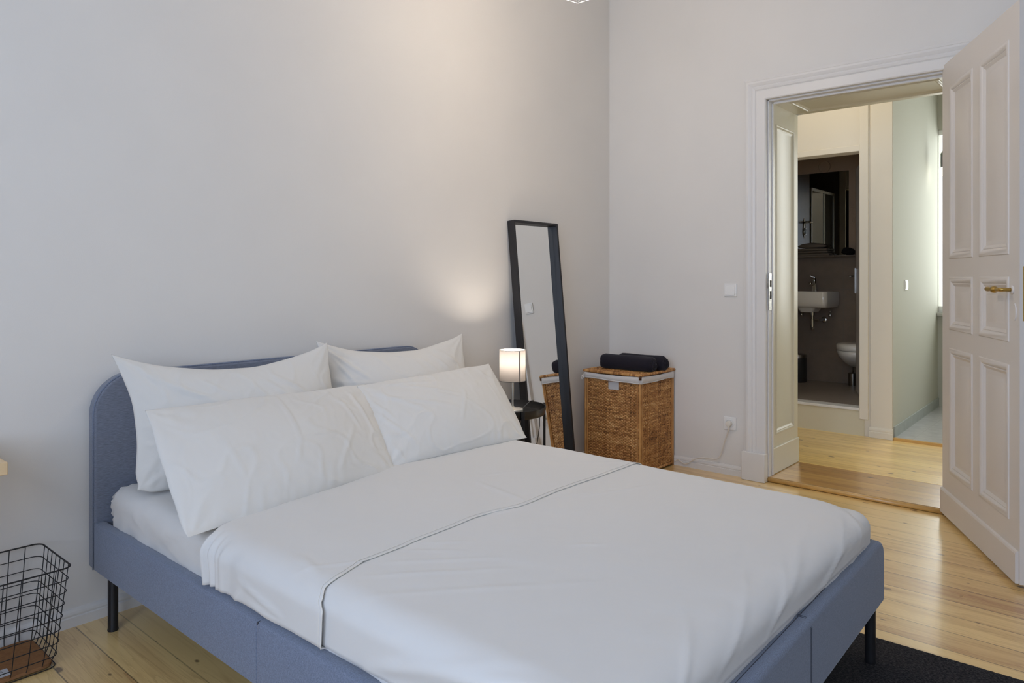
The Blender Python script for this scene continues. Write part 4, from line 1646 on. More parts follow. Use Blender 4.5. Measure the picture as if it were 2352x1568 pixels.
# tie ends at the left corner
tie = MB()
tie.tube([(bx0 - 0.010, byf + 0.004, 0.615), (bx0 - 0.022, byf + 0.016, 0.606), (bx0 - 0.018, byf + 0.02, 0.592), (bx0 - 0.024, byf + 0.014, 0.582)], 0.004, 8)
tie.tube([(bx0 - 0.012, byf + 0.002, 0.612), (bx0 - 0.022, byf + 0.004, 0.597), (bx0 - 0.020, byf - 0.004, 0.588)], 0.004, 8)
tie.build('liner_tie', 'liner', co, smooth=True)
# lid
wl = Weave()
lz = 0.641
le = 0.008
wl.face(D + 2 * le, Wd + 2 * le, 24, 42, 9, lambda s_, t, d: (bx0 - le + t, byf + le - s_, lz + d), amp=0.0045)
c4 = [(bx0 - le, byf + le, lz), (bx0 - le, byn - le, lz), (bx1 + le, byn - le, lz), (bx1 + le, byf + le, lz)]
for i in range(4):
    wl.rod([c4[i], c4[(i + 1) % 4]], 0.0090, 0.3 + 0.1 * i, wrap=0.003, pitch=0.011, n=10)
wl.build('lid', bk)
MB().box(bx0, bx1, byn, byf, lz - 0.006, lz - 0.002).build('lid_underside', 'gap_dark', bk)
kb_ = MB().lathe([(0.0, 0.6205), (0.010, 0.6205), (0.013, 0.626), (0.012, 0.633), (0.0, 0.637)], (bx0 + 0.0, byn + 0.0, 0), 14)
MB().tube([(bx0 - 0.006, byn - 0.006, 0.612), (bx0 - 0.006, byn - 0.006, 0.640)], 0.010, 10).build('corner_loop', 'wicker', bk, smooth=True)


# towels rolled up on the lid
def towel(name, label, c, axis_deg, L_, r, seed, start):
    """rolled towel: a flat spiral of thick cloth along its axis; ends show the coil."""
    turns = 3.0
    t = 0.0155
    n = 150
    inner = []
    for i in range(n + 1):
        a = start - (turns * 2 * PI) * (1 - i / n)
        rr = r - t / 2 - 0.0005 - (turns * (1 - i / n)) * t * 1.10
        if rr < 0.004:
            rr = 0.004
        rr += 0.0012 * math.sin(a * 3 + seed) * (1 - i / n)
        inner.append((rr * math.cos(a) * 1.04, rr * math.sin(a) * 0.97, a, rr))
    A = math.radians(axis_deg)
    ax = Vector((math.cos(A), math.sin(A), 0))
    sd = Vector((-math.sin(A), math.cos(A), 0))
    nl = 22
    # cross-section outline: outer line then inner line (closed thick ribbon with rounded edge)
    sect = []
    m = len(inner)
    for i, (x, z, a, rr) in enumerate(inner):
        sect.append((x + t / 2 * math.cos(a) * 0.80, z + t / 2 * math.sin(a) * 0.80))
    xe, ze, ae, _ = inner[-1]
    sect.append((xe - math.sin(ae) * t * 0.4, ze + math.cos(ae) * t * 0.4))
    for i in range(m - 1, -1, -1):
        x, z, a, rr = inner[i]
        sect.append((x - t / 2 * math.cos(a) * 0.80, z - t / 2 * math.sin(a) * 0.80))
    zmin = min(z for x, z in sect)
    ns = len(sect)
    vs, fs = [], []
    for k in range(nl + 1):
        f = k / nl
        edge = min(f, 1 - f) * L_
        sh_ = 1 - 0.10 * math.exp(-(edge / 0.008) ** 2)
        off = -L_ / 2 + L_ * f
        for idx, (x, z) in enumerate(sect):
            depth = math.hypot(x, z) / r
            push = (0.018 * (depth - 0.8) + 0.003 * math.sin(math.atan2(z, x) * 3 + depth * 9)) if k in (0, nl) else 0.0
            push = push * (1 if k == 0 else -1) * -1
            ww = 1 + 0.02 * math.sin(f * 9 + seed + math.atan2(z, x) * 2)
            p = ax * (off - push) + sd * (x * sh_ * ww)
            vs.append((c[0] + p.x, c[1] + p.y, c[2] + (z * sh_ * ww - zmin * 0.985)))
    for k in range(nl):
        for i in range(ns):
            fs.append((k * ns + i, k * ns + (i + 1) % ns, (k + 1) * ns + (i + 1) % ns, (k + 1) * ns + i))
    # end caps as strips between outer and inner line
    for k in (0, nl):
        for i in range(m - 1):
            a_, b_ = i, i + 1
            c_, d_ = ns - 1 - (i + 1), ns - 1 - i
            fs.append((k * ns + a_, k * ns + b_, k * ns + c_, k * ns + d_))
    me = bpy.data.meshes.new(name)
    me.from_pydata(vs, [], fs)
    bm = bmesh.new()
    bm.from_mesh(me)
    bmesh.ops.recalc_face_normals(bm, faces=bm.faces)
    bm.to_mesh(me)
    bm.free()
    o = bpy.data.objects.new(name, me)
    C.objects.link(o)
    me.materials.append(M['towel_navy'])
    for p in me.polygons:
        p.use_smooth = True
    me.set_sharp_from_angle(angle=math.radians(60))
    return tag(o, label, 'towel', 'rolled navy towels on the basket lid')


LT = lz + 0.0055
towel('rolled_towel', 'thick rolled navy towel on the front of the basket lid, covering the other', (-0.278, -0.330, LT), 92, 0.385, 0.058, 1, 2.2)
towel('rolled_towel', 'rolled navy towel lying behind the front one, nearer the wall', (-0.152, -0.370, LT), 90, 0.345, 0.056, 4, 1.4)

# ================================================================== SWITCH, SOCKET, CABLE
sw = thing('light_switch', 'square white light switch on the wall left of the doorway', 'light switch', (0, -0.9205, 1.178))
MB().box(-0.009, 0.0, -0.9205 - 0.042, -0.9205 + 0.042, 1.136, 1.220).build('frame', 'white_plastic', sw, bevel=0.004, seg=3)
mb = MB().add([(-0.0155, -0.9205 - 0.031, 1.147), (-0.0155, -0.9205 + 0.031, 1.147), (-0.0105, -0.9205 + 0.031, 1.209), (-0.0105, -0.9205 - 0.031, 1.209),
               (-0.008, -0.9205 - 0.031, 1.147), (-0.008, -0.9205 + 0.031, 1.147), (-0.008, -0.9205 + 0.031, 1.209), (-0.008, -0.9205 - 0.031, 1.209)],
              [(0, 1, 2, 3), (0, 4, 5, 1), (1, 5, 6, 2), (2, 6, 7, 3), (3, 7, 4, 0), (4, 7, 6, 5)])
mb.build('rocker', 'white_plastic', sw, bevel=0.0015)
sk = thing('wall_socket', 'square white wall socket low on the wall with a plug in it', 'socket', (0, -0.916, 0.3265))
MB().box(-0.008, 0.0, -0.916 - 0.042, -0.916 + 0.042, 0.2845, 0.3685).build('frame', 'white_plastic', sk, bevel=0.004, seg=3)


def xdisc(prof, cy, cz, n=36):
    """lathe about the -x axis: profile (r, x)."""
    mb = MB().lathe(prof, (0, 0, 0), n)
    mb.v = [(-z, cy + x, cz + y) for x, y, z in mb.v]
    if prof[0][0] > 0 and prof[-1][0] > 0:      # an open ring has no end discs
        mb.f = [f for f in mb.f if len(f) == 4]
    return mb


smooth_angle(xdisc([(0.024, 0.0085), (0.025, 0.011), (0.028, 0.011), (0.029, 0.0085)], -0.916, 0.3265).build('socket_ring', 'white_plastic', sk), 40)
pc = thing('power_cable', 'white cable plugged into the low socket, drooping behind the basket', 'cable', (-0.02, -0.916, 0.3265))
smooth_angle(xdisc([(0.0, 0.009), (0.019, 0.009), (0.019, 0.028), (0.016, 0.036), (0.0, 0.038)], -0.916, 0.3265).build('plug', 'cable_white', pc), 40)


def smooth_path(pts, k=8):
    pts = [Vector(p) for p in pts]
    out = []
    P_ = [pts[0]] + pts + [pts[-1]]
    for i in range(1, len(P_) - 2):
        p0, p1, p2, p3 = P_[i - 1:i + 3]
        for j in range(k):
            t = j / k
            out.append(0.5 * ((2 * p1) + (-p0 + p2) * t + (2 * p0 - 5 * p1 + 4 * p2 - p3) * t * t + (-p0 + 3 * p1 - 3 * p2 + p3) * t ** 3))
    out.append(pts[-1])
    return out


MB().tube(smooth_path([(-0.032, -0.918, 0.318), (-0.034, -0.920, 0.296), (-0.024, -0.905, 0.255), (-0.018, -0.888, 0.215), (-0.014, -0.868, 0.150), (-0.014, -0.853, 0.110), (-0.022, -0.828, 0.088),
                       (-0.026, -0.780, 0.086), (-0.026, -0.725, 0.081), (-0.024, -0.672, 0.058), (-0.024, -0.632, 0.028), (-0.024, -0.600, 0.022), (-0.020, -0.560, 0.040), (-0.0195, -0.532, 0.02)]),
          0.0034, 8).build('cable', 'cable_white', pc, smooth=True)

# ================================================================== WIRE BASKET
wb = thing('wire_basket', 'black wire basket with a cardboard base under the desk end', 'basket', (-3.83, -0.16, 0))
WXR, WXL = -3.600, -4.075
wh = 0.335


def ring_pts(f, r=0.028, k=5, z=None):
    """rounded rectangle at height fraction f (0 floor, 1 rim)."""
    g = 0.030 * f
    # the rim flares outwards
    x0, x1 = WXL - g * 0.6, WXR + g * 0.75 - 0.005
    y0, y1 = -0.275 - g * 2.3, -0.020 - g * 0.35
    pts = []
    for (cx, cy, a0) in ((x1 - r, y1 - r, 0), (x0 + r, y1 - r, 90), (x0 + r, y0 + r, 180), (x1 - r, y0 + r, 270)):
        for i in range(k + 1):
            a = math.radians(a0 + 90 * i / k)
            pts.append((cx + r * math.cos(a), cy + r * math.sin(a), z if z is not None else f * wh))
    return pts, (x0, x1, y0, y1)


wire = MB()
nr = 8
for i in range(1, nr):
    f = i / nr
    wire.tube(ring_pts(f)[0], 0.0015, 6, closed=True)
wire.tube(ring_pts(0.0, z=0.004)[0], 0.0016, 6, closed=True)


def vert(fx, fy, side):
    pts = []
    for f in (0.0, 0.06, 0.14, 0.4, 0.7, 1.0):
        _, (x0, x1, y0, y1) = ring_pts(f)
        ins = 0.020 * (1 - min(1, f / 0.14)) ** 2
        if side == 'n':
            p = (x0 + (x1 - x0) * fx, y0 + ins, f * wh)
        elif side == 's':
            p = (x0 + (x1 - x0) * fx, y1 - ins, f * wh)
        elif side == 'e':
            p = (x1 - ins, y0 + (y1 - y0) * fx, f * wh)
        else:
            p = (x0 + ins, y0 + (y1 - y0) * fx, f * wh)
        pts.append((p[0], p[1], max(p[2], 0.0035)))
    return pts


for i in range(1, 11):
    wire.tube(vert(i / 11, 0, 'n'), 0.0015, 6)
    wire.tube(vert(i / 11, 0, 's'), 0.0015, 6)
for i in range(1, 8):
    wire.tube(vert(i / 8, 0, 'e'), 0.0015, 6)
    wire.tube(vert(i / 8, 0, 'w'), 0.0015, 6)
wire.build('wire_mesh', 'wire_black', wb, smooth=True)
MB().tube(ring_pts(1.0)[0], 0.0026, 8, closed=True).build('rim', 'wire_black', wb, smooth=True)
bs = ring_pts(0.02, r=0.03)[0]
ins_ = []
cxm, cym = (WXL + WXR) / 2, -0.15
for x, y, z in bs:
    ins_.append((cxm + (x - cxm) * 0.965, cym + (y - cym) * 0.93))
n = len(ins_)
MB().add([(x, y, 0.006) for x, y in ins_] + [(x, y, 0.017) for x, y in ins_],
         [tuple(range(n)), tuple(range(n, 2 * n))[::-1]] + [(i, (i + 1) % n, n + (i + 1) % n, n + i) for i in range(n)]).build('cardboard_base', 'cardboard', wb, bevel=0.001)
lbx, lby = -3.790, -0.222
lab = MB().box(-0.10, 0.065, -0.026, 0.026, 0.0172, 0.0178)
lo_ = lab.build('paper_label', 'paper', wb)
lo_.location = (lbx, lby, 0)
lo_.rotation_euler = (0, 0, math.radians(-2))
lo_.matrix_parent_inverse = wb.matrix_basis.inverted()
sc_ = MB()
sc_.tube(smooth_path([(0.030, 0.012, 0.0182), (0.040, 0.018, 0.0182), (0.036, 0.006, 0.0182), (0.046, 0.014, 0.0182), (0.050, 0.004, 0.0182)], 4), 0.0006, 5)
sc_.tube(smooth_path([(0.028, 0.0, 0.0182), (0.042, 0.002, 0.0182)], 4), 0.0005, 5)
s2 = sc_.build('label_mark', 'ink', lo_)
s2.matrix_parent_inverse = Matrix.Identity(4)

# ================================================================== DESK
dk = thing('desk', 'light pine desk top, its end just in view above the wire basket', 'desk', (-4.5, -0.27, 0))
MB().box(-5.2, -3.803, -0.530, -0.004, 0.705, 0.740).build('tabletop', 'desk_pine', dk, bevel=0.002)
for (x, y) in ((-5.12, -0.47), (-5.12, -0.07), (-4.16, -0.47), (-4.16, -0.07)):
    MB().box(x - 0.025, x + 0.025, y - 0.025, y + 0.025, 0.0, 0.705).build('leg', 'desk_pine', dk, bevel=0.003)

# ================================================================== RUG
rg_ = MB()
nx_, ny_ = 2, 2
ra = [(-1.690, -1.75), (-1.640, -4.05), (-3.70, -4.10), (-3.75, -1.80)]
vs = []
edge = []
for a in range(4):
    A, B = Vector(ra[a]), Vector(ra[(a + 1) % 4])
    kk_ = int((B - A).length / 0.012)
    nn_ = Vector(((B - A).y, -(B - A).x)).normalized()
    for i in range(kk_):
        q_ = A.lerp(B, i / kk_) + nn_ * (0.0018 * (i % 2) + 0.0015 * noise.noise(Vector((i * 0.3, a, 0))))
        edge.append((q_.x, q_.y))
n = len(edge)
rg_.add([(x, y, 0.0005) for x, y in edge] + [(x, y, 0.0095) for x, y in edge],
        [tuple(range(n)), tuple(range(n, 2 * n))[::-1]] + [(i, (i + 1) % n, n + (i + 1) % n, n + i) for i in range(n)])
ro = rg_.build('rug', 'rug_pile')
tag(ro, 'dark charcoal flat rug under the foot of the bed', 'rug')

# ================================================================== BEDROOM CEILING LAMP
pl = thing('pendant_lamp', 'wire cage pendant lamp, only its lowest point in view overhead', 'lamp', (-1.683, -0.941, 2.52))
pb = Vector((-1.683, -0.941, 2.520))
cage = MB()
ring1 = [pb + Vector((0.108 * math.cos(a), 0.108 * math.sin(a), 0.034)) for a in [math.radians(q) for q in (131, 203, 239, 312)]]
ring2 = [pb + Vector((0.155 * math.cos(a), 0.155 * math.sin(a), 0.16)) for a in [math.radians(q) for q in (167, 221, 276, 41)]]
topc = pb + Vector((0, 0, 0.33))
for i in range(4):
    cage.tube([pb, ring1[i]], 0.0012, 8)
    cage.tube([ring1[i], ring1[(i + 1) % 4]], 0.0012, 8)
    cage.tube([ring1[i], ring2[i]], 0.0012, 8)
    cage.tube([ring1[(i + 1) % 4], ring2[i]], 0.0012, 8)
    cage.tube([ring2[i], ring2[(i + 1) % 4]], 0.0012, 8)
    cage.tube([ring2[i], topc], 0.0015, 8)
cage.build('wire_cage', 'pendant_white', pl)
MB().lathe([(0.0, 0.09), (0.02, 0.095), (0.030, 0.12), (0.026, 0.15), (0.013, 0.18), (0.013, 0.20), (0.0, 0.20)], tuple(pb), 24).build('bulb', 'bulb_white', pl, smooth=True)
MB().lathe([(0.018, 0.20), (0.018, 0.26), (0.004, 0.33), (0.004, CEIL - pb.z - 0.002), (0.0, CEIL - pb.z - 0.002)], tuple(pb), 20).build('cord', 'pendant_white', pl, smooth=True)

# ================================================================== KITCHEN THINGS
ks = thing('light_switch', 'small white light switch on the pale kitchen passage wall', 'light switch', (2.05, -1.466, 1.20))
MB().box(2.01, 2.09, -1.474, -1.463, 1.16, 1.24).build('frame', 'white_plastic', ks, bevel=0.003)
MB().box(2.02, 2.08, -1.479, -1.472, 1.17, 1.23).build('rocker', 'white_plastic', ks, bevel=0.002)
kx_, ky_ = 3.0, -1.590
kp = thing('pendant_lamp', 'dark pendant lamp with white glowing bulb beside the open door edge', 'lamp', (kx_, ky_, 2.2))
MB().lathe([(0.0, 2.47), (0.012, 2.47), (0.016, 2.44), (0.035, 2.40), (0.055, 2.365), (0.055, 2.34), (0.0, 2.34)], (kx_, ky_, 0), 24).build('cap', 'bottle_green', kp, smooth=True)
MB().lathe([(0.055, 2.34), (0.055, 2.245), (0.0, 2.245)], (kx_, ky_, 0), 24).build('socket_sleeve', 'lamp_grey', kp, smooth=False)
MB().lathe([(0.0, 2.15), (0.035, 2.16), (0.055, 2.19), (0.057, 2.22), (0.05, 2.243), (0.0, 2.244)], (kx_, ky_, 0), 24).build('bulb', 'bulb_white', kp, smooth=True)
MB().tube([(kx_, ky_, 2.47), (kx_, ky_, HC - 0.002)], 0.003, 8).build('cord', 'lamp_grey', kp)

# ================================================================== BATHROOM THINGS
FZ = BZ0 + 0.002
# bathroom door leaf, open inwards
q0, q1 = Vector((1.765, -1.236, 0)), Vector((2.495, -0.963, 0))
bd = (q1 - q0).normalized()
bn_ = Vector((-bd.y, bd.x, 0))


def bdl(s_, z, d):
    p = q0 + bd * s_ + bn_ * d
    return (p.x, p.y, z)


def bdbox(mb, s0, s1, z0, z1, d0, d1):
    vs = [bdl(s_, z, d) for s_ in (s0, s1) for z in (z0, z1) for d in (d0, d1)]
    return mb.add(vs, [(0, 1, 3, 2), (4, 6, 7, 5), (0, 4, 5, 1), (2, 3, 7, 6), (0, 2, 6, 4), (1, 5, 7, 3)])


Ld = (q1 - q0).length
d2 = struct(bdbox(MB(), 0, Ld, FZ + 0.006, 2.225, -0.035, 0.0).build('door_2', 'bath_door', bevel=0.002))
hp_ = bdbox(MB(), Ld - 0.070, Ld - 0.030, 1.12, 1.345, 0.0, 0.014).build('handle_plate', 'chrome', d2, bevel=0.002)
hh = MB()
hh.tube([bdl(Ld - 0.055, 1.272, 0.005), bdl(Ld - 0.055, 1.272, 0.045), bdl(Ld - 0.075, 1.272, 0.055), bdl(Ld - 0.17, 1.270, 0.056)], 0.008, 12)
hh.build('door_handle', 'chrome', d2, smooth=True)

# washbasin
bs_ = thing('washbasin', 'wall-hung rectangular ceramic washbasin in the dark bathroom', 'washbasin', (2.72, -0.45, 1.05))
bw0, bw1, bd0 = -0.700, -0.200, 2.530


def rrect(x0, x1, y0, y1, r, k=5):
    out = []
    for (cx, cy, a0) in ((x1 - r, y1 - r, 0), (x0 + r, y1 - r, 90), (x0 + r, y0 + r, 180), (x1 - r, y0 + r, 270)):
        for i in range(k + 1):
            a = math.radians(a0 + 90 * i / k)
            out.append((cx + r * math.cos(a), cy + r * math.sin(a)))
    return out


def loft(rings, cap0=True, cap1=True):
    n = len(rings[0])
    mb = MB()
    for r in rings:
        mb.v += r
    for i in range(len(rings) - 1):
        for j in range(n):
            mb.f.append((i * n + j, i * n + (j + 1) % n, (i + 1) * n + (j + 1) % n, (i + 1) * n + j))
    if cap0:
        mb.f.append(tuple(range(n))[::-1])
    if cap1:
        mb.f.append(tuple((len(rings) - 1) * n + j for j in range(n)))
    return mb


def rr(x0, x1, y0, y1, r, z):
    return [(x, y, z) for x, y in rrect(x0, x1, y0, y1, r)]


bz0_, bz1_ = 0.978, 1.128
rings = [rr(bd0 + 0.03, BX, bw0 + 0.02, bw1 - 0.02, 0.03, bz0_), rr(bd0 + 0.008, BX, bw0 + 0.006, bw1 - 0.006, 0.04, bz0_ + 0.02), rr(bd0, BX, bw0, bw1, 0.045, bz0_ + 0.06),
         rr(bd0, BX, bw0, bw1, 0.045, bz1_ - 0.006), rr(bd0 + 0.004, BX - 0.004, bw0 + 0.004, bw1 - 0.004, 0.045, bz1_), rr(bd0 + 0.018, BX - 0.11, bw0 + 0.018, bw1 - 0.018, 0.045, bz1_),
         rr(bd0 + 0.03, BX - 0.12, bw0 + 0.03, bw1 - 0.03, 0.05, bz1_ - 0.02), rr(bd0 + 0.07, BX - 0.15, bw0 + 0.09, bw1 - 0.09, 0.06, bz1_ - 0.10)]
smooth_angle(loft(rings).build('basin', 'ceramic', bs_), 45)
cyb = -0.505
smooth_angle(loft([rr(2.60, 2.80, cyb - .045, cyb + .075, 0.03, bz0_ - 0.045), rr(2.57, 2.84, cyb - .075, cyb + .10, 0.04, bz0_ + 0.003)]).build('bowl_bottom', 'ceramic', bs_), 45)
# tap
tp = thing('basin_tap', 'chrome mixer tap standing on the washbasin rim', 'tap', (2.87, -0.40, bz1_))
tx, ty = 2.835, -0.490
tb_ = MB()
tb_.tube([(tx, ty, bz1_), (tx, ty, bz1_ + 0.10), (tx - 0.004, ty, bz1_ + 0.125)], 0.021, 16)
tb_.tube([(tx, ty, bz1_ + 0.065), (tx - 0.06, ty, bz1_ + 0.085), (tx - 0.12, ty, bz1_ + 0.075)], 0.012, 12)
tb_.build('body', 'chrome', tp, smooth=True)
MB().tube([(tx - 0.004, ty, bz1_ + 0.122), (tx + 0.004, ty, bz1_ + 0.140), (tx - 0.045, ty + 0.03, bz1_ + 0.150)], 0.010, 12, r2=0.006).build('lever', 'chrome', tp, smooth=True)
# trap
tr_ = thing('drain_trap', 'chrome bottle trap under the washbasin', 'drain pipe', (2.70, cyb, 0.93))
cy2 = cyb - 0.015
MB().lathe([(0.023, 0.935), (0.023, 0.900), (0.013, 0.898), (0.013, 0.862), (0.019, 0.860), (0.019, 0.790), (0.012, 0.765), (0.0, 0.762)], (2.70, cy2, 0), 20).build('bottle', 'chrome', tr_, smooth=False)
MB().tube(smooth_path([(2.715, cy2, 0.85), (2.76, cy2 - 0.02, 0.852), (2.80, cy2 - 0.03, 0.85), (BX, cy2 - 0.03, 0.85)]), 0.014, 12).build('outlet_pipe', 'chrome', tr_, smooth=True)
tt = xdisc([(0.0, 0.0), (0.035, 0.0), (0.030, 0.012), (0.016, 0.016)], 0, 0, 24)
tt.v = [(BX + x, y + cy2 - 0.03, z + 0.85) for x, y, z in tt.v]
tt.build('wall_rosette', 'chrome', tr_, smooth=True)
for yv, lab in ((-0.615, 'small chrome angle valve right of the drain trap'), (-0.345, 'small chrome angle valve left of the drain trap')):
    av = thing('angle_valve', lab, 'valve', (BX - 0.03, yv, 0.90))
    MB().tube([(BX, yv, 0.90), (BX - 0.05, yv, 0.90)], 0.011, 12).tube([(BX - 0.035, yv, 0.90), (BX - 0.035, yv, 0.955)], 0.006, 10).build('valve_body', 'chrome', av, smooth=True)
    MB().lathe([(0.0, -0.02), (0.016, -0.018), (0.018, 0.0), (0.014, 0.018), (0.0, 0.02)], (BX - 0.068, yv - 0.01, 0.90), 14).build('knob', 'chrome', av, smooth=True)

# toilet, wall hung on the back wall, mostly behind the door leaf
to = thing('toilet', 'white wall-hung toilet with closed lid partly behind the bathroom door', 'toilet', (2.68, -0.95, 0.6))


def oval(cx, cy, ax_, ay, z, k=36, flat=0.25):
    out = []
    for i in range(k):
        a = 2 * PI * i / k
        x, y = math.cos(a), math.sin(a)
        out.append((cx + min(ax_ * x, ax_ * (0.92)) if x > 0 else cx + ax_ * x, cy + ay * y, z))
    return out


tcx, tcy, tax, tay = 2.70, -0.93, 0.245, 0.175
tz = 0.575
rings = [oval(tcx + 0.12, tcy, 0.09, 0.08, tz - 0.150), oval(tcx + 0.09, tcy, 0.135, 0.105, tz - 0.130), oval(tcx + 0.045, tcy, 0.19, 0.14, tz - 0.085), oval(tcx + 0.008, tcy, 0.232, 0.168, tz - 0.03), oval(tcx, tcy, tax, tay, tz + 0.018), oval(tcx, tcy, tax - .02, tay - .02, tz + 0.02)]
loft(rings).build('bowl', 'ceramic', to, smooth=True)
rings = [oval(tcx, tcy, tax, tay, tz + 0.024), oval(tcx, tcy, tax + 0.006, tay + 0.006, tz + 0.030), oval(tcx, tcy, tax + 0.006, tay + 0.006, tz + 0.068), oval(tcx, tcy, tax - 0.008, tay - 0.008, tz + 0.083), oval(tcx, tcy, tax - 0.06, tay - 0.06, tz + 0.090)]
loft(rings).build('lid', 'ceramic', to, smooth=False)
smooth_angle(C.objects[-1] if False else to.children[-1], 50)

# toilet brush
tbx = thing('toilet_brush', 'steel toilet brush in its round holder on the bathroom floor', 'toilet brush', (2.84, -0.842, FZ))
smooth_angle(MB().lathe([(0.0, FZ), (0.040, FZ), (0.041, FZ + 0.004), (0.041, FZ + 0.112), (0.038, FZ + 0.115), (0.008, FZ + 0.118), (0.0, FZ + 0.118)], (2.84, -0.842, 0), 28).build('holder', 'bin_steel', tbx), 40)
MB().tube([(2.84, -0.842, FZ + 0.115), (2.84, -0.842, FZ + 0.31)], 0.0065, 10).build('handle', 'bin_steel', tbx, smooth=True)
# pedal bin
pbn = thing('pedal_bin', 'small dark pedal bin with steel lid on the bathroom floor', 'bin', (2.78, -0.29, FZ))
smooth_angle(MB().lathe([(0.0, FZ), (0.088, FZ), (0.090, FZ + 0.004), (0.090, FZ + 0.235), (0.0, FZ + 0.235)], (2.76, -0.352, 0), 32).build('body', 'bin_plastic', pbn), 40)
smooth_angle(MB().lathe([(0.0, FZ + 0.236), (0.092, FZ + 0.236), (0.092, FZ + 0.258), (0.086, FZ + 0.268), (0.0, FZ + 0.278)], (2.76, -0.352, 0), 32).build('lid', 'bin_steel', pbn), 40)
# ledge, mirror, towels
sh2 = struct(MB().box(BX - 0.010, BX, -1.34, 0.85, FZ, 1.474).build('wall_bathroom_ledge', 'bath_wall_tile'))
wm = thing('wall_mirror', 'large frameless mirror on the dark tiled bathroom wall', 'mirror', (BX, -0.3, 1.9))
MB().box(BX - 0.006, BX, -0.777, 0.30, 1.480, 2.288).build('mirror_glass', 'bath_mirror', wm)
shf = MB().box(BX - 0.12, BX - 0.0, -0.68, 0.3, 1.462, 1.475)
sho = shf.build('glass_shelf', 'bath_tile', bevel=0.002)
tag(sho, 'narrow dark shelf under the bathroom mirror', 'shelf')
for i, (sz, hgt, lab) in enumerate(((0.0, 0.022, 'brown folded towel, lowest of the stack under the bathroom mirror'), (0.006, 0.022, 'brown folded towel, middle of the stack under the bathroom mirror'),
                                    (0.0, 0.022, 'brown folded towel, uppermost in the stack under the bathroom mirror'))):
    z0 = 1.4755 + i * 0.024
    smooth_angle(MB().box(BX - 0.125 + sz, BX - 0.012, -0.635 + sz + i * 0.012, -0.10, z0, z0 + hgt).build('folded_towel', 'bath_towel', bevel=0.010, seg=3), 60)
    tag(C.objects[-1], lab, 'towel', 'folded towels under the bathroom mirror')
sp_ = MB().lathe([(0.0, 0.0), (0.10, 0.002), (0.145, 0.018), (0.10, 0.042), (0.0, 0.055)], (BX - 0.068, -0.455, 1.548), 32, sx=0.37, sy=1.0)
tag(sp_.build('bath_sponge', 'bath_towel', smooth=True), 'rounded flat cushion lying on top of the folded towels', 'cushion')
bl_ = MB()
rgn = random.Random(4)
vs, fs = [], []
for i in range(12):
    for j in range(16):
        ph, thh = PI * i / 11, 2 * PI * j / 16
        r = 1 + 0.35 * noise.noise(Vector((math.sin(ph) * math.cos(thh) * 2, math.sin(ph) * math.sin(thh) * 2, math.cos(ph) * 2)))
        peak = 1 + 0.6 * max(0, math.cos(ph)) * max(0, math.sin(thh))
        vs.append((BX - 0.062 + 0.040 * r * math.sin(ph) * math.cos(thh), -0.790 + 0.060 * r * math.sin(ph) * math.sin(thh) + 0, 1.508 + 0.034 * r * peak * math.cos(ph) if True else 0))
for i in range(11):
    for j in range(16):
        fs.append((i * 16 + j, i * 16 + (j + 1) % 16, (i + 1) * 16 + (j + 1) % 16, (i + 1) * 16 + j))
tag(MB().add(vs, fs).build('wash_bag', 'bath_cloth', smooth=True), 'crumpled black bag beside the folded towels on the bathroom ledge', 'bag')
MB().box(BX - 0.11, BX - 0.010, -0.87, -0.68, 1.462, 1.4745).build('shelf_end', 'bath_tile', sho, bevel=0.001)
bso = thing('bathroom_socket', 'double socket beside the bathroom mirror', 'socket', (BX, -0.82, 1.86))
MB().box(BX - 0.009, BX, -0.865, -0.790, 1.775, 1.935).build('frame', 'bath_upper', bso, bevel=0.003)
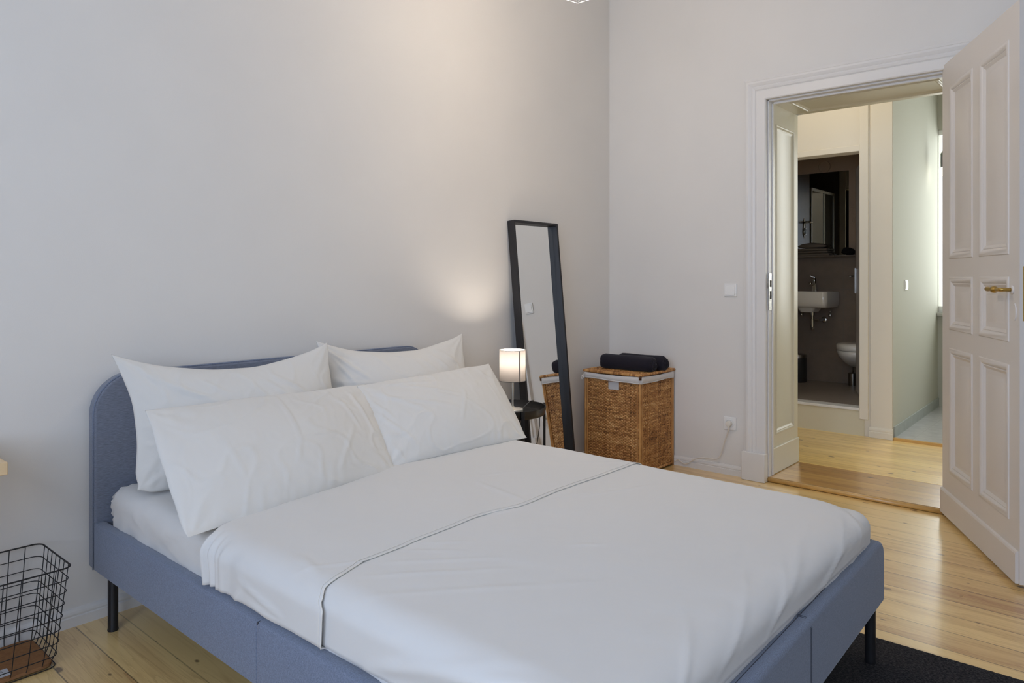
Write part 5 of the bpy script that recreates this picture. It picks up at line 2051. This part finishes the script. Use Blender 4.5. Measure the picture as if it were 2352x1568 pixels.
for cz in (1.812, 1.892):
    t_ = xdisc([(0.020, 0.009), (0.022, 0.012), (0.026, 0.012), (0.027, 0.009)], 0, 0, 24)
    t_.v = [(BX + x, y - 0.828, z + cz) for x, y, z in t_.v]
    t_.build('socket_ring', 'bath_upper', bso, smooth=True)
vt = thing('ceiling_vent', 'round vent cover high above the bathroom mirror', 'vent', (BX, -0.548, 2.36))
t_ = xdisc([(0.0, 0.004), (0.050, 0.004), (0.052, 0.010), (0.058, 0.010), (0.060, 0.0)], 0, 0, 32)
t_.v = [(BX + x, y - 0.548, z + 2.345) for x, y, z in t_.v]
t_.build('cover', 'bath_upper', vt, smooth=False)
# shower enclosure, seen in the mirror
se = thing('shower_enclosure', 'glass shower enclosure with pale metal posts, reflected in the bathroom mirror', 'shower', (2.15, 0.2, FZ))
fm = MB()
for x in (2.52, 2.115, 1.79):
    fm.box(x - 0.012, x + 0.012, -0.292, -0.268, FZ, 2.20)
fm.box(1.79, 2.52, -0.292, -0.268, 2.175, 2.205).box(1.79, 2.52, -0.292, -0.268, FZ, FZ + 0.03)
fm.build('post', 'aluminium', se, bevel=0.002)
MB().box(1.80, 2.51, -0.283, -0.279, FZ + 0.02, 2.18).build('glass_panel', 'dark_glass', se)
pw = struct(MB().box(2.56, BX - 0.011, -0.28, -0.22, FZ, 2.60).build('wall_bathroom_shaft', 'bath_floor_tile'))
sv = thing('shower_valve', 'chrome shower valve plate seen in the bathroom mirror', 'valve', (2.72, -0.285, 1.77))
vs = []
t_ = MB().lathe([(0.0, 0.004), (0.030, 0.004), (0.034, 0.0), (0.036, -0.004)], (0, 0, 0), 28, sx=1.0, sy=3.0)
t_.v = [(2.718 + x, -0.282 - z, 1.768 + y) for x, y, z in t_.v]
t_.build('plate', 'chrome', sv, smooth=True)
MB().tube([(2.718, -0.285, 1.83), (2.718, -0.33, 1.83), (2.65, -0.335, 1.83)], 0.011, 12).build('lever', 'chrome', sv, smooth=True)
MB().tube([(2.718 + 0.02 * math.cos(a), -0.292, 1.735 + 0.034 * math.sin(a)) for a in [2 * PI * i / 20 for i in range(20)]], 0.005, 8, closed=True).build('dial', 'chrome', sv, smooth=True)
